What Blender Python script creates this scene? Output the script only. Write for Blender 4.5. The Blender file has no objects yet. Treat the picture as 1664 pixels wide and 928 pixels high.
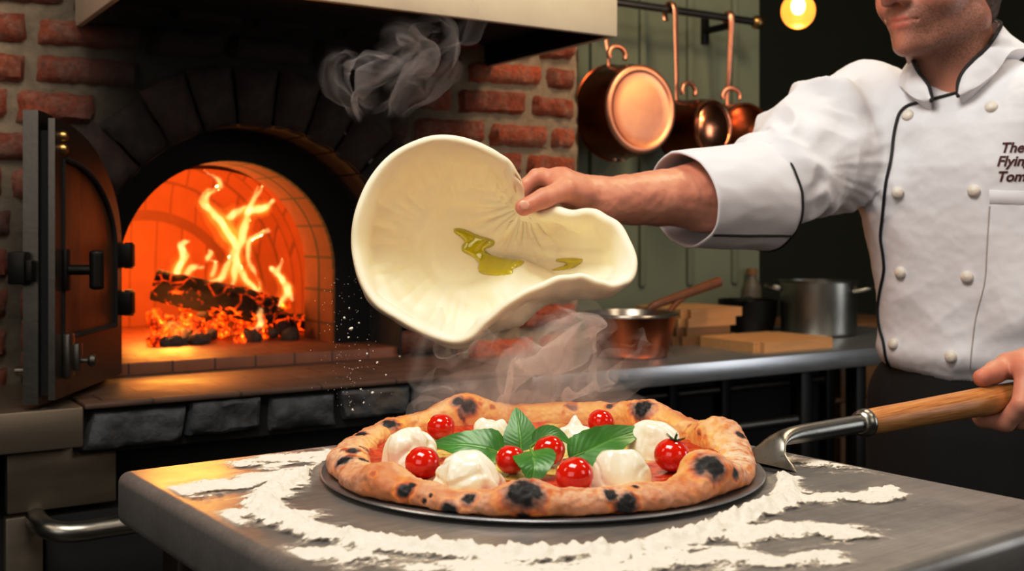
import bpy, bmesh, math, random
import numpy as np
from mathutils import Vector, Matrix
from mathutils.bvhtree import BVHTree
R = random.Random(7)
PI = math.pi
SC = bpy.context.scene
COL = SC.collection

# ---------------------------------------------------------------- frames
CAMZ = 1.15          # camera height
TZ = 0.92            # work table top
F = 1800.0           # focal length in pixels of a 1664 wide frame
HY = 380.0           # horizon row
def P(px, py, Y):
    return np.array([(px - 832) / F * Y, Y, CAMZ - (py - HY) / F * Y])
ANG = math.radians(33.0)
CA, SA = math.cos(ANG), math.sin(ANG)
def WL(u, d, z):      # wall frame (along the wall, away from the viewer, up) to world
    return np.array([CA * u - SA * d, SA * u + CA * d, z])
def WP(px, py, d):    # where a sight line meets the plane at depth d : (u, d, z)
    t = (px - 832) / F
    Y = d / (CA - SA * t)
    return np.array([CA * t * Y + SA * Y, d, CAMZ - (py - HY) / F * Y])

# ---------------------------------------------------------------- numpy noise
_rng = np.random.RandomState(11)
_perm = np.concatenate([_rng.permutation(256)] * 3)
_grad = _rng.normal(size=(256, 3)); _grad /= np.linalg.norm(_grad, axis=1)[:, None]
def vn(p):
    p = np.asarray(p, float)
    i = np.floor(p).astype(int); f = p - i; i &= 255
    w = f * f * f * (f * (f * 6 - 15) + 10)
    out = 0
    for dx in (0, 1):
        wx = w[..., 0] if dx else 1 - w[..., 0]
        for dy in (0, 1):
            wy = w[..., 1] if dy else 1 - w[..., 1]
            for dz in (0, 1):
                wz = w[..., 2] if dz else 1 - w[..., 2]
                h = _perm[_perm[_perm[i[..., 0] + dx] + i[..., 1] + dy] + i[..., 2] + dz]
                g = _grad[h]
                out = out + wx * wy * wz * (g[..., 0] * (f[..., 0] - dx) + g[..., 1] * (f[..., 1] - dy) + g[..., 2] * (f[..., 2] - dz))
    return out * 1.6
def fbm(p, o=4, g=.5):
    p = np.asarray(p, float); a = 1.0; s = 0
    for k in range(o):
        s = s + a * vn(p + 17.3 * k); p = p * 2.03; a *= g
    return s
def ss(a, b, x):
    t = np.clip((np.asarray(x, float) - a) / (b - a), 0, 1)
    return t * t * (3 - 2 * t)
def lerp(a, b, t): return a + (b - a) * t
def catmull(pts, n, closed=False):
    pts = np.asarray(pts, float); m = len(pts)
    segs = m if closed else m - 1
    t = np.linspace(0, segs, n, endpoint=not closed)
    i = np.minimum(np.floor(t).astype(int), segs - 1); f = (t - i)[:, None]
    def g(k):
        return pts[k % m] if closed else pts[np.clip(k, 0, m - 1)]
    p0, p1, p2, p3 = g(i - 1), g(i), g(i + 1), g(i + 2)
    return .5 * (2 * p1 + (p2 - p0) * f + (2 * p0 - 5 * p1 + 4 * p2 - p3) * f ** 2 + (3 * p1 - p0 - 3 * p2 + p3) * f ** 3)

# ---------------------------------------------------------------- objects
def thing(name, label, cat, loc=(0, 0, 0), rotz=0.0, group=None, kind=None):
    o = bpy.data.objects.new(name, None); COL.objects.link(o)
    o.empty_display_size = .05
    o.location = tuple(float(x) for x in loc); o.rotation_euler = (0, 0, rotz)
    tag(o, label, cat, group, kind); return o
def tag(o, label=None, cat=None, group=None, kind=None):
    if label: o['label'] = label
    if cat: o['category'] = cat
    if group: o['group'] = group
    if kind: o['kind'] = kind
    return o
class MB:
    def __init__(s): s.v = []; s.f = []; s.m = []; s.n = 0; s.attrs = {}
    def add(s, v, f, mat=0):
        v = np.asarray(v, float).reshape(-1, 3); b = s.n
        s.v.append(v); s.n += len(v)
        for q in f: s.f.append(tuple(int(i) + b for i in q)); s.m.append(mat)
        return b
    def box(s, lo, hi, bev=0.0, mat=0, seg=2):
        bm = bmesh.new(); bmesh.ops.create_cube(bm, size=1)
        lo = np.array(lo, float); hi = np.array(hi, float)
        for v in bm.verts:
            v.co = Vector(((v.co[i] + .5) * (hi[i] - lo[i]) + lo[i]) for i in range(3))
        if bev > 0: bmesh.ops.bevel(bm, geom=list(bm.edges), offset=bev, segments=seg, affect='EDGES', profile=.5)
        s.bm(bm, mat)
    def bm(s, bm, mat=0, M=None):
        bm.verts.index_update()
        v = [(M @ x.co if M else x.co)[:] for x in bm.verts]
        s.add(v, [[x.index for x in f.verts] for f in bm.faces], mat); bm.free()
    def grid(s, G, mat=0, cu=False, cv=False, flip=False):
        G = np.asarray(G, float); a, b = G.shape[:2]
        i = np.arange(a if cu else a - 1)[:, None]; j = np.arange(b if cv else b - 1)[None]
        i2 = (i + 1) % a; j2 = (j + 1) % b
        q = np.stack([i * b + j, i2 * b + j, i2 * b + j2, i * b + j2], -1).reshape(-1, 4)
        if flip: q = q[:, ::-1]
        return s.add(G.reshape(-1, 3), q, mat)
    def tube(s, pts, r, n=12, mat=0, caps=True, sx=1.0, up=None):
        pts = np.asarray(pts, float); m = len(pts)
        r = np.full(m, r) if np.isscalar(r) else np.asarray(r, float)
        T = np.gradient(pts, axis=0); T /= np.linalg.norm(T, axis=1)[:, None] + 1e-12
        u = np.array(up if up is not None else ([0, 0, 1] if abs(T[0][2]) < .9 else [1, 0, 0]), float)
        G = np.zeros((m, n, 3)); a = np.linspace(0, 2 * PI, n, endpoint=False)
        for k in range(m):
            u = u - T[k] * u.dot(T[k]); u /= np.linalg.norm(u) + 1e-12
            w = np.cross(T[k], u)
            G[k] = pts[k] + r[k] * (np.cos(a)[:, None] * u + sx * np.sin(a)[:, None] * w)
        b = s.grid(G, mat, cv=True, flip=True)
        if caps:
            s.f.append(tuple(b + j for j in range(n))); s.m.append(mat)
            s.f.append(tuple(b + (m - 1) * n + j for j in reversed(range(n)))); s.m.append(mat)
    def lathe(s, prof, n=48, mat=0, M=None, close=False):
        prof = np.asarray(prof, float); a = np.linspace(0, 2 * PI, n, endpoint=False)
        G = np.stack([prof[:, None, 0] * np.cos(a), prof[:, None, 0] * np.sin(a), np.repeat(prof[:, 1:2], n, 1)], -1)
        if M is not None: G = G @ np.array(M)[:3, :3].T + np.array(M)[:3, 3]
        s.grid(G, mat, cu=close, cv=True)
    def build(s, name, mats, parent=None, smooth=40, attrs=None, weld=0):
        me = bpy.data.meshes.new(name)
        V = np.concatenate(s.v) if s.v else np.zeros((0, 3))
        me.from_pydata(V.tolist(), [], s.f)
        for m in (mats if isinstance(mats, (list, tuple)) else [mats]): me.materials.append(m)
        if any(s.m): me.polygons.foreach_set('material_index', s.m)
        for k, a in (attrs or {}).items():
            a = np.asarray(a, np.float32)
            if a.ndim == 1:
                at = me.attributes.new(k, 'FLOAT', 'POINT'); at.data.foreach_set('value', a)
            else:
                at = me.attributes.new(k, 'FLOAT_COLOR', 'POINT')
                at.data.foreach_set('color', np.concatenate([a, np.ones((len(a), 1), np.float32)], 1).ravel())
        if weld:
            bm = bmesh.new(); bm.from_mesh(me); bmesh.ops.remove_doubles(bm, verts=bm.verts, dist=weld); bmesh.ops.recalc_face_normals(bm, faces=bm.faces); bm.to_mesh(me); bm.free()
        me.polygons.foreach_set('use_smooth', [True] * len(me.polygons))
        if smooth and smooth < 180: me.set_sharp_from_angle(angle=math.radians(smooth))
        me.update()
        o = bpy.data.objects.new(name, me); COL.objects.link(o)
        if parent: o.parent = parent
        return o
def struct(o): o['kind'] = 'structure'; return o
def dup(root, loc, rot=None, label=None, scale=None, group=None):
    r = root.copy(); COL.objects.link(r); r.location = tuple(float(x) for x in loc)
    if rot is not None: r.rotation_euler = rot
    if scale is not None: r.scale = scale if hasattr(scale, '__len__') else (scale,) * 3
    if label: r['label'] = label
    if group: r['group'] = group
    for ch in list(root.children):
        c = ch.copy(); COL.objects.link(c); c.parent = r
        for g in ch.children:
            e = g.copy(); COL.objects.link(e); e.parent = c
    return r
def bvh_of(*objs):
    vs, ps = [], []
    for o in objs:
        b = len(vs); M = o.matrix_world
        vs.extend(M @ v.co for v in o.data.vertices)
        ps.extend(tuple(b + i for i in p.vertices) for p in o.data.polygons)
    return BVHTree.FromPolygons(vs, ps)
def hit(bvh, px, py):
    o = Vector((0, 0, CAMZ)); d = Vector(((px - 832) / F, 1, -(py - HY) / F)).normalized()
    loc, n, i, t = bvh.ray_cast(o, d)
    if loc is None: return None
    if n.dot(d) > 0: n = -n
    return np.array(loc), np.array(n)

# ---------------------------------------------------------------- implicit surfaces (smooth unions), meshed block by block
def rotm(f, up=(0, 0, 1)):
    f = np.array(f, float); f /= np.linalg.norm(f); s = np.cross(up, f); s /= np.linalg.norm(s); return np.stack([f, s, np.cross(f, s)])
class Imp:
    def __init__(s): s.p = []
    def cap(s, a, b, ra, rb=None, k=.01, sub=False):
        a = np.array(a, float); b = np.array(b, float); rb = ra if rb is None else rb
        s.p.append(('c', (a, b, ra, rb), k, sub, (a + b) / 2, np.linalg.norm(b - a) / 2 + max(ra, rb)))
    def chain(s, pts, rs, k=.01, k0=None):
        for i in range(len(pts) - 1): s.cap(pts[i], pts[i + 1], rs[i], rs[i + 1], k if i or k0 is None else k0)
    def ell(s, c, r, M=None, k=.01, sub=False):
        s.p.append(('e', (np.array(c, float), np.array(r, float), np.eye(3) if M is None else M), k, sub, np.array(c, float), max(r)))
    def fun(s, f, c, rad, k=.02):
        s.p.append(('f', f, k, False, np.array(c, float), rad))
    def prim(s, p, X):
        if p[0] == 'c':
            a, b, ra, rb = p[1]; ab = b - a; L = ab.dot(ab) + 1e-12
            t = np.clip((X - a) @ ab / L, 0, 1)
            return np.linalg.norm(X - a - t[:, None] * ab, axis=1) - (ra + (rb - ra) * t)
        if p[0] == 'e':
            c, r, M = p[1]; q = (X - c) @ M.T
            k0 = np.linalg.norm(q / r, axis=1); k1 = np.linalg.norm(q / (r * r), axis=1) + 1e-9
            return np.where(k0 < 1e-6, -min(r), k0 * (k0 - 1) / k1)
        return p[1](X)
    def ev(s, X, prims=None):
        d = np.full(len(X), 1.0)
        for p in (s.p if prims is None else prims):
            e = s.prim(p, X); k = p[2]
            if p[3]:
                h = np.clip(.5 - .5 * (e + d) / k, 0, 1); d = d + (-e - d) * h + k * h * (1 - h)
            else:
                h = np.clip(.5 + .5 * (e - d) / k, 0, 1); d = e + (d - e) * h - k * h * (1 - h)
        return d
    def mesh(s, h, B=16, margin=.02):
        lo = np.min([p[4] - p[5] for p in s.p if not p[3]], 0) - 3 * h
        hi = np.max([p[4] + p[5] for p in s.p if not p[3]], 0) + 3 * h
        nb = np.ceil((hi - lo) / (h * B)).astype(int); NN = nb * B + 2
        I = np.stack(np.meshgrid(*[np.arange(n) for n in nb], indexing='ij'), -1).reshape(-1, 3)
        cen = lo + (I + .5) * B * h; br = B * h * .87
        act = np.abs(s.ev(cen)) < br + margin
        K, V, Q = [], [], []
        g = np.stack(np.meshgrid(*[np.arange(B + 1)] * 3, indexing='ij'), -1)
        E = [((0, 0, 0), (1, 0, 0)), ((0, 1, 0), (1, 1, 0)), ((0, 0, 1), (1, 0, 1)), ((0, 1, 1), (1, 1, 1)),
             ((0, 0, 0), (0, 1, 0)), ((1, 0, 0), (1, 1, 0)), ((0, 0, 1), (0, 1, 1)), ((1, 0, 1), (1, 1, 1)),
             ((0, 0, 0), (0, 0, 1)), ((1, 0, 0), (1, 0, 1)), ((0, 1, 0), (0, 1, 1)), ((1, 1, 0), (1, 1, 1))]
        key = lambda c: (c[:, 0] * NN[1] + c[:, 1]) * NN[2] + c[:, 2]
        for bi, c0 in zip(I[act], cen[act]):
            pr = [p for p in s.p if np.linalg.norm(p[4] - c0) - p[5] - br < p[2] + .012]
            if not pr: continue
            G = (g + bi * B)
            D = s.ev((lo + G * h).reshape(-1, 3), pr).reshape(B + 1, B + 1, B + 1)
            if D.min() > 0 or D.max() < 0: continue
            sg = D < 0
            cnt = sum(sg[a:B + a, b:B + b, c:B + c].astype(int) for a in (0, 1) for b in (0, 1) for c in (0, 1))
            ci = np.argwhere((cnt > 0) & (cnt < 8))
            if len(ci):
                acc = np.zeros((len(ci), 3)); w = np.zeros(len(ci))
                for e0, e1 in E:
                    e0 = np.array(e0); e1 = np.array(e1)
                    d0 = D[tuple((ci + e0).T)]; d1 = D[tuple((ci + e1).T)]
                    x = (d0 < 0) != (d1 < 0)
                    t = np.where(x, d0 / np.where(x, d0 - d1, 1), 0)
                    acc += np.where(x[:, None], e0 + t[:, None] * (e1 - e0), 0); w += x
                V.append(lo + (ci + bi * B + acc / w[:, None]) * h); K.append(key(ci + bi * B))
            for ax in range(3):
                sl0 = [slice(0, B)] * 3; sl1 = [slice(0, B)] * 3; sl1[ax] = slice(1, B + 1)
                s0 = sg[tuple(sl0)]; s1 = sg[tuple(sl1)]
                e = np.argwhere(s0 != s1)
                if not len(e): continue
                fl = s0[tuple(e.T)]; e = e + bi * B
                a1, a2 = (ax + 1) % 3, (ax + 2) % 3
                o1 = np.zeros(3, int); o1[a1] = 1; o2 = np.zeros(3, int); o2[a2] = 1
                q = np.stack([key(e), key(e - o1), key(e - o1 - o2), key(e - o2)], 1)
                q = np.where(fl[:, None], q, q[:, ::-1]); Q.append(q)
        K = np.concatenate(K); V = np.concatenate(V); Q = np.concatenate(Q)
        o = np.argsort(K); K = K[o]; V = V[o]
        ix = np.minimum(np.searchsorted(K, Q), len(K) - 1); ok = (K[ix] == Q).all(1)
        return V, ix[ok]
def vnormals(V, Fq):
    N = np.zeros_like(V); a, b, c, d = (V[Fq[:, i]] for i in range(4))
    n = np.cross(c - a, d - b)
    for i in range(4): np.add.at(N, Fq[:, i], n)
    return N / (np.linalg.norm(N, axis=1)[:, None] + 1e-12)

# ---------------------------------------------------------------- materials
def lin(h):
    if not isinstance(h, str): return tuple(h)
    h = h.lstrip('#'); c = [int(h[i:i + 2], 16) / 255 for i in (0, 2, 4)]
    return tuple(x / 12.92 if x <= .04045 else ((x + .055) / 1.055) ** 2.4 for x in c)
class NT:
    def __init__(s, name):
        s.mat = bpy.data.materials.new(name); s.mat.use_nodes = True
        s.t = s.mat.node_tree; s.t.nodes.clear(); s.out = s.t.nodes.new('ShaderNodeOutputMaterial')
    def n(s, typ, out=0, props=None, **inp):
        nd = s.t.nodes.new('ShaderNode' + typ)
        for k, v in (props or {}).items(): setattr(nd, k, v)
        for k, v in inp.items():
            sk = nd.inputs[int(k[1:])] if k[0] == 'i' and k[1:].isdigit() else nd.inputs[k.replace('_', ' ')]
            s.set(sk, v)
        return nd.outputs[out]
    def set(s, sk, v):
        if isinstance(v, bpy.types.NodeSocket): s.t.links.new(v, sk)
        else:
            if sk.type == 'RGBA': v = (*lin(v), 1)
            sk.default_value = v
    def co(s, scale=(1, 1, 1), kind='Object'):
        c = s.n('TexCoord', out={'Object': 3, 'Generated': 0, 'UV': 2}[kind])
        return s.n('Mapping', Vector=c, Scale=scale)
    def noise(s, scale, detail=4, rough=.5, vec=None, dist=0, out=0):
        return s.n('TexNoise', out=out, Vector=vec if vec is not None else s.co(), Scale=scale, Detail=detail, Roughness=rough, Distortion=dist)
    def ramp(s, fac, stops, mode='LINEAR'):
        nd = s.t.nodes.new('ShaderNodeValToRGB'); cr = nd.color_ramp; cr.interpolation = mode
        while len(cr.elements) < len(stops): cr.elements.new(.5)
        for e, (p, c) in zip(cr.elements, stops):
            e.position = p; e.color = (*(lin(c) if not isinstance(c, (int, float)) else (c,) * 3), 1)
        s.set(nd.inputs[0], fac); return nd.outputs[0]
    def mix(s, f, a, b, mode='MIX'):
        nd = s.t.nodes.new('ShaderNodeMix'); nd.data_type = 'RGBA'; nd.blend_type = mode
        s.set(nd.inputs[0], f); s.set(nd.inputs[6], a); s.set(nd.inputs[7], b); return nd.outputs[2]
    def math(s, op, a, b=0.0, clamp=False):
        nd = s.t.nodes.new('ShaderNodeMath'); nd.operation = op; nd.use_clamp = clamp
        s.set(nd.inputs[0], a); s.set(nd.inputs[1], b); return nd.outputs[0]
    def attr(s, name, out=2): return s.n('Attribute', out=out, props={'attribute_name': name})
    def bump(s, h, strength=.3, dist=.01): return s.n('Bump', Height=h, Strength=strength, Distance=dist)
    def bsdf(s, base, rough=.5, metal=0.0, normal=None, **kw):
        nd = s.t.nodes.new('ShaderNodeBsdfPrincipled')
        s.set(nd.inputs['Base Color'], base); s.set(nd.inputs['Roughness'], rough); s.set(nd.inputs['Metallic'], metal)
        if normal is not None: s.set(nd.inputs['Normal'], normal)
        for k, v in kw.items(): s.set(nd.inputs[k.replace('_', ' ')], v)
        return nd.outputs[0]
    def done(s, surf=None, vol=None):
        if surf is not None: s.t.links.new(surf, s.out.inputs['Surface'])
        if vol is not None: s.t.links.new(vol, s.out.inputs['Volume'])
        return s.mat
def simple(name, base, rough=.5, metal=0.0, var=.15, scale=20, bump=0, bscale=60, stretch=(1, 1, 1), rvar=0, **kw):
    m = NT(name); co = m.co(stretch); n = m.noise(scale, 5, .6, co)
    c0 = np.array(lin(base)); col = m.mix(n, tuple(c0 * (1 - var)), tuple(np.minimum(c0 * (1 + var), 1)))
    r = m.math('ADD', m.math('MULTIPLY', n, rvar), rough - rvar / 2) if rvar else rough
    nrm = m.bump(m.noise(bscale, 4, .6, co), bump, .004) if bump else None
    return m.done(m.bsdf(col, r, metal, nrm, **kw))
MT = {}
MT['steel'] = simple('brushed_steel', '#9a9890', .3, 1, .12, 30, .08, 220, (1, 12, 12), rvar=.15)
MT['steel_dark'] = simple('dull_steel', '#6a655e', .38, 1, .25, 12, .06, 120, rvar=.2)
MT['counter_steel'] = simple('satin_counter_steel', '#b4b6b8', .34, .88, .15, 10, .05, 160, (1, 8, 8), rvar=.15)
MT['cupboard_steel'] = simple('warm_cupboard_steel', '#857a6a', .40, .8, .2, 8, .05, 120, (1, 6, 6), rvar=.15)
MT['steel_hood'] = simple('hood_steel', '#cfc2ac', .55, .25, .18, 9, .05, 90, rvar=.2)
MT['blackmetal'] = simple('black_iron', '#15120f', .45, .6, .3, 40, .1, 120)
MT['black'] = simple('soot_black', '#0a0807', .9, 0, .4, 18, .4, 60)
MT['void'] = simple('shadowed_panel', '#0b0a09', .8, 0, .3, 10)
MT['copper'] = simple('polished_copper', '#d5906e', .24, 1, .22, 14, .05, 40, rvar=.15)
MT['copper_worn'] = simple('worn_copper', '#e6a688', .42, 1, .3, 16, .04, 60, rvar=.2)
MT['copper_dark'] = simple('shaded_copper', '#7a3a1e', .3, 1, .4, 12, .05, 40, rvar=.2)  # darker copper, shade put into pan walls and the smallest pan's base
MT['copper_pot'] = simple('pot_copper', '#b5623c', .30, 1, .2, 14, .05, 40, rvar=.12)
MT['tin'] = simple('tinned_rim', '#a59c92', .3, 1, .1, 20)
MT['brass'] = simple('aged_brass', '#b08d57', .35, 1, .2, 30)
MT['wood_board'] = simple('pale_board_wood', '#b98d58', .55, 0, .3, 9, .15, 60, (1, 9, 9))
MT['wood_dark'] = simple('dark_board_wood', '#7d5630', .6, 0, .3, 9, .15, 60, (1, 9, 9))
MT['floor'] = simple('dark_floor_tile', '#2a2420', .5, 0, .3, 6, .1, 30)
MT['ceiling'] = simple('dark_ceiling_paint', '#1c1a16', .8, 0, .2, 6)
# ================================================================ the room
def soot(u, z, d=0):
    r = np.hypot(u - .785, z - 1.046)
    a = 1 - ss(.42, .62, r)
    up = (1 - ss(.25, .62, np.abs(u - .82))) * ss(1.2, 1.42, z)
    lowdark = (1 - ss(.40, .50, np.abs(u - .785))) * (1 - ss(1.0, 1.1, z))
    return np.clip(np.maximum(np.maximum(a * .9, up), lowdark), 0, 1)
def pillow(mb, cor, d0, depth, nu, nv, amp, seed, tint, soots, rnd=.25, tints=None):
    """a rough block face: cor = 4 corners (u,z) in order, front at d0, border pushed back by depth"""
    a, b, c, e = [np.array(x, float) for x in cor]
    s = np.linspace(0, 1, nu)[:, None, None]; t = np.linspace(0, 1, nv)[None, :, None]
    UZ = (1 - s) * (1 - t) * a + s * (1 - t) * b + s * t * c + (1 - s) * t * e
    S = np.broadcast_to(s[..., 0], UZ.shape[:2]); T = np.broadcast_to(t[..., 0], UZ.shape[:2])
    W = np.linalg.norm(b - a); H = np.linalg.norm(e - a)
    es = np.minimum(S, 1 - S) * W; et = np.minimum(T, 1 - T) * H
    q = np.stack([UZ[..., 0] * 40, UZ[..., 1] * 40, np.full(UZ.shape[:2], seed * 3.1)], -1)
    jit = np.stack([vn(q), vn(q + 50)], -1) * .0035
    UZ = UZ + jit
    edge = np.minimum(es, et)
    dd = d0 + depth * (1 - np.sqrt(np.clip(edge / .014, 0, 1))) + amp * fbm(q * .8 + 9, 3) + amp * .4 * fbm(q * 3, 2)
    dd = np.where(edge < 1e-6, d0 + depth * 1.6, dd)
    G = np.stack([UZ[..., 0], dd, UZ[..., 1]], -1)
    mb.grid(G)
    n = nu * nv
    soots.append(soot(UZ[..., 0], UZ[..., 1]).ravel()); tints.append(np.tile(tint, (n, 1)))
def brick_tint(r):
    base = np.array(lin('#a04a2a')); o = np.array(lin('#bb5a30')); dk = np.array(lin('#5e3225'))
    x = r.random(); c = lerp(base, o, r.random()) if x < .72 else lerp(base, dk, r.random())
    return c * (.8 + .4 * r.random())
m = NT('old_brick'); t = m.attr('tint', 0); so = m.attr('soot')
n1 = m.noise(26, 6, .65); n2 = m.noise(110, 4, .6)
c = m.mix(m.math('MULTIPLY', m.ramp(n1, [(.45, 0), (.75, 1)]), .55), t, '#b9a58c')
c = m.mix(m.ramp(n2, [(.3, .55), (.6, 0)]), c, '#3d1d14')
c = m.mix(m.math('MULTIPLY', so, .96), c, '#0b0908')
MT['brick'] = m.done(m.bsdf(c, .85, 0, m.bump(m.math('ADD', n1, m.math('MULTIPLY', n2, .5)), .5, .006)))
m = NT('lime_mortar'); so = m.attr('soot'); n1 = m.noise(40, 6, .7)
c = m.mix(n1, '#75654f', '#bda98c'); c = m.mix(m.math('MULTIPLY', so, .97), c, '#0a0807')
MT['mortar'] = m.done(m.bsdf(c, .95, 0, m.bump(n1, .7, .008)))

DW = 2.17
U0, U1 = -.45, 1.60
mb = MB(); sootv = []; tintv = []
us = np.arange(U0, U1 + .001, .0125); zs = np.arange(.80, 2.75, .0125)
UU, ZZ = np.meshgrid(us, zs, indexing='ij')
DD = DW + .004 + .006 * fbm(np.stack([UU * 30, ZZ * 30, UU * 0], -1), 4)
b = mb.n; a_, b_ = UU.shape
inside = ((np.hypot(UU - .785, ZZ - 1.046) < .39) & (ZZ > 1.04)) | ((np.abs(UU - .785) < .39) & (ZZ <= 1.046))
fc = []
for i in range(a_ - 1):
    for j in range(b_ - 1):
        if not inside[i:i + 2, j:j + 2].all(): fc.append((i * b_ + j, (i + 1) * b_ + j, (i + 1) * b_ + j + 1, i * b_ + j + 1))
mb.add(np.stack([UU, DD, ZZ], -1), fc, 1)
sootv.append(soot(UU, ZZ).ravel()); tintv.append(np.ones((UU.size, 3)))
rb = random.Random(3); k = 0
z = 1.406 + .0713 * 18 - .053
row = 0
while z > .80:
    u = U0 - rb.random() * .15
    while u < U1 - .01:
        L = .15 + rb.random() * .07; h = .057 + rb.uniform(-.004, .004)
        u0, u1 = u, min(u + L, U1)
        zm = z + h / 2
        hw = math.sqrt(max(.452 ** 2 - max(zm - 1.046, 0) ** 2, 0)) if zm - 1.046 < .452 else 0
        segs = [(u0, u1)]
        if hw > 0:
            segs = []
            if u0 < .785 - hw: segs.append((u0, min(u1, .785 - hw)))
            if u1 > .785 + hw: segs.append((max(u0, .785 + hw), u1))
        for s0, s1 in segs:
            if s1 - s0 > .03:
                w = .0055; t = rb.uniform(-.004, .004)
                pillow(mb, [(s0 + w, z + t), (s1 - w, z - t), (s1 - w, z + h - t * .5), (s0 + w, z + h + t)], DW - .012 + rb.uniform(-.004, .004) - .003, .016, max(4, int((s1 - s0) / .013)), 6, .003, k, brick_tint(rb), sootv, tints=tintv); k += 1
        u += L
    z -= .0713; row += 1
# cheek at the end of the brick wall
zz = np.linspace(.80, 2.75, 120); dd = np.linspace(DW, 2.45, 8)
Zg, Dg = np.meshgrid(zz, dd, indexing='ij')
G = np.stack([U1 + .004 * fbm(np.stack([Zg * 30, Dg * 30, Zg * 0], -1), 3), Dg, Zg], -1); mb.grid(G, 1)
sootv.append(np.zeros(Zg.size)); tintv.append(np.ones((Zg.size, 3)))
wb = mb.build('wall_brick', [MT['brick'], MT['mortar']], attrs={'soot': np.concatenate(sootv), 'tint': np.concatenate(tintv)}, smooth=60)
wb.rotation_euler[2] = ANG; struct(wb); wb['label'] = 'rough old red brick wall with thick grey mortar'

# green walls
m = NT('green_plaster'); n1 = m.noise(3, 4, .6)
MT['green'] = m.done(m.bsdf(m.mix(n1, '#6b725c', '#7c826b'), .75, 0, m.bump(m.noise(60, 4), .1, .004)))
MT['green_dark'] = simple('shaded_green_plaster', '#2b2e20', .8, 0, .15, 3, .1, 60)  # darker copy of the green plaster, recess shade put into its colour
mb = MB(); mb.box((1.58, 2.45, 0), (2.50, 2.60, 2.75))
for u in (1.70, 1.845, 2.02, 2.20, 2.38): mb.box((u, 2.438, 1.0), (u + .022, 2.455, 2.75), .004)
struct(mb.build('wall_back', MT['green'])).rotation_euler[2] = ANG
mb = MB(); mb.box((2.44, 3.25, 0), (4.4, 3.35, 2.75)); mb.box((2.40, 2.60, 0), (2.50, 3.3, 2.75))
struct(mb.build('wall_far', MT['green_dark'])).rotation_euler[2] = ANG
mb = MB(); mb.box((4.4, -1.2, 0), (4.5, 3.35, 2.75))
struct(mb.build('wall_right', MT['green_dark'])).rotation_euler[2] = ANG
mb = MB(); mb.box((-.55, 2.30, 0), (.34, 2.40, 2.75)); mb.box((.34, 2.31, 1.60), (1.60, 2.40, 2.75)); mb.box((1.24, 2.31, 0), (1.60, 2.40, 1.7))
struct(mb.build('wall_left', MT['black'])).rotation_euler[2] = ANG
mb = MB(); mb.box((-4, -3, -.05), (6, 6, 0)); struct(mb.build('floor', MT['floor']))
mb = MB(); mb.box((-4, -.2, 2.75), (6, 6, 2.8)); struct(mb.build('ceiling', MT['ceiling']))

# ================================================================ pizza oven
HZ = .882
oven = thing('pizza_oven', 'wood-fired brick oven with sooty arch, steel door and stone-fronted hearth', 'oven', WL(.785, 2.0, 0), ANG)
OU, OD = .785, 2.0
def ovb(mb, name, mats, parent=None, **kw):
    o = mb.build(name, mats, parent or oven, **kw)
    return o
def shift(mb, u=OU, d=OD, z=0):
    for v in mb.v: v -= np.array([u, d, z])
    return mb
# arch voussoirs
mb = MB(); sv = []; tv = []
NV = 15
for i in range(NV):
    a0 = PI * (1.03 - 1.06 * i / NV) - .006; a1 = PI * (1.03 - 1.06 * (i + 1) / NV) + .006
    pt = lambda r, a: (.785 + r * math.cos(a), 1.046 + r * math.sin(a))
    ri = .322; ro = .44 + rb.uniform(-.008, .012)
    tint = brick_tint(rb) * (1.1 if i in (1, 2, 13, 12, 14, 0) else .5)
    pillow(mb, [pt(ri, a0), pt(ri, a1), pt(ro, a1), pt(ro, a0)], 2.140, .012, 7, 9, .003, 300 + i, tint, sv, tints=tv)
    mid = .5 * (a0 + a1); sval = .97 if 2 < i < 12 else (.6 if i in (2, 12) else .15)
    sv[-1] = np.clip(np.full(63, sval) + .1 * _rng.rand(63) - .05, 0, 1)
    # soffit of each brick
    A = np.linspace(a0, a1, 5)[:, None]; D_ = np.linspace(2.15, 2.31, 6)[None]
    G = np.stack([.785 + .325 * np.cos(A) + 0 * D_, D_ + 0 * A, 1.046 + .325 * np.sin(A) + 0 * D_], -1)
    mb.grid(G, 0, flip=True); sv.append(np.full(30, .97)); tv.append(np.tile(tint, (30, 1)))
for sgn in (-1, 1):
    for kz in range(3):
        z0 = HZ + .005 + kz * .056; ua = .785 + sgn * .322; ub = .785 + sgn * .44
        pillow(mb, [(min(ua, ub), z0), (max(ua, ub), z0), (max(ua, ub), z0 + .05), (min(ua, ub), z0 + .05)], 2.140, .012, 9, 6, .003, 400 + kz, brick_tint(rb), sv, tints=tv)
        sv[-1] = np.full(54, .75)
        mb.box((ua - .002, 2.15, z0), (ua + .002, 2.31, z0 + .056)); sv.append(np.full(8, .97)); tv.append(np.tile((.1, .1, .1), (8, 1)))
ovb(shift(mb), 'brick_arch', MT['brick'], attrs={'soot': np.concatenate(sv), 'tint': np.concatenate(tv)}, smooth=60)
# black front plate around the mouth (at d 2.30) with arched hole r .235
def arch_pts(r, n, zc, zb, uc=.785):
    a = np.linspace(PI, 0, n); pts = [(uc - r, zb), (uc - r, (zb + zc) / 2)] + [(uc + r * math.cos(x), zc + r * math.sin(x)) for x in a] + [(uc + r, (zb + zc) / 2), (uc + r, zb)]
    return np.array(pts)
inn = arch_pts(.235, 40, 1.07, HZ - .02); outr = arch_pts(.40, 40, 1.07, HZ - .02)
mb = MB(); G = np.stack([np.stack([q[:, 0], np.full(len(q), d), q[:, 1]], -1) for q, d in ((outr, 2.30), (inn, 2.30), (inn, 2.315))], 0)
mb.grid(G, 0)
ovb(shift(mb), 'mouth_plate', MT['black'], smooth=50)
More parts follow.
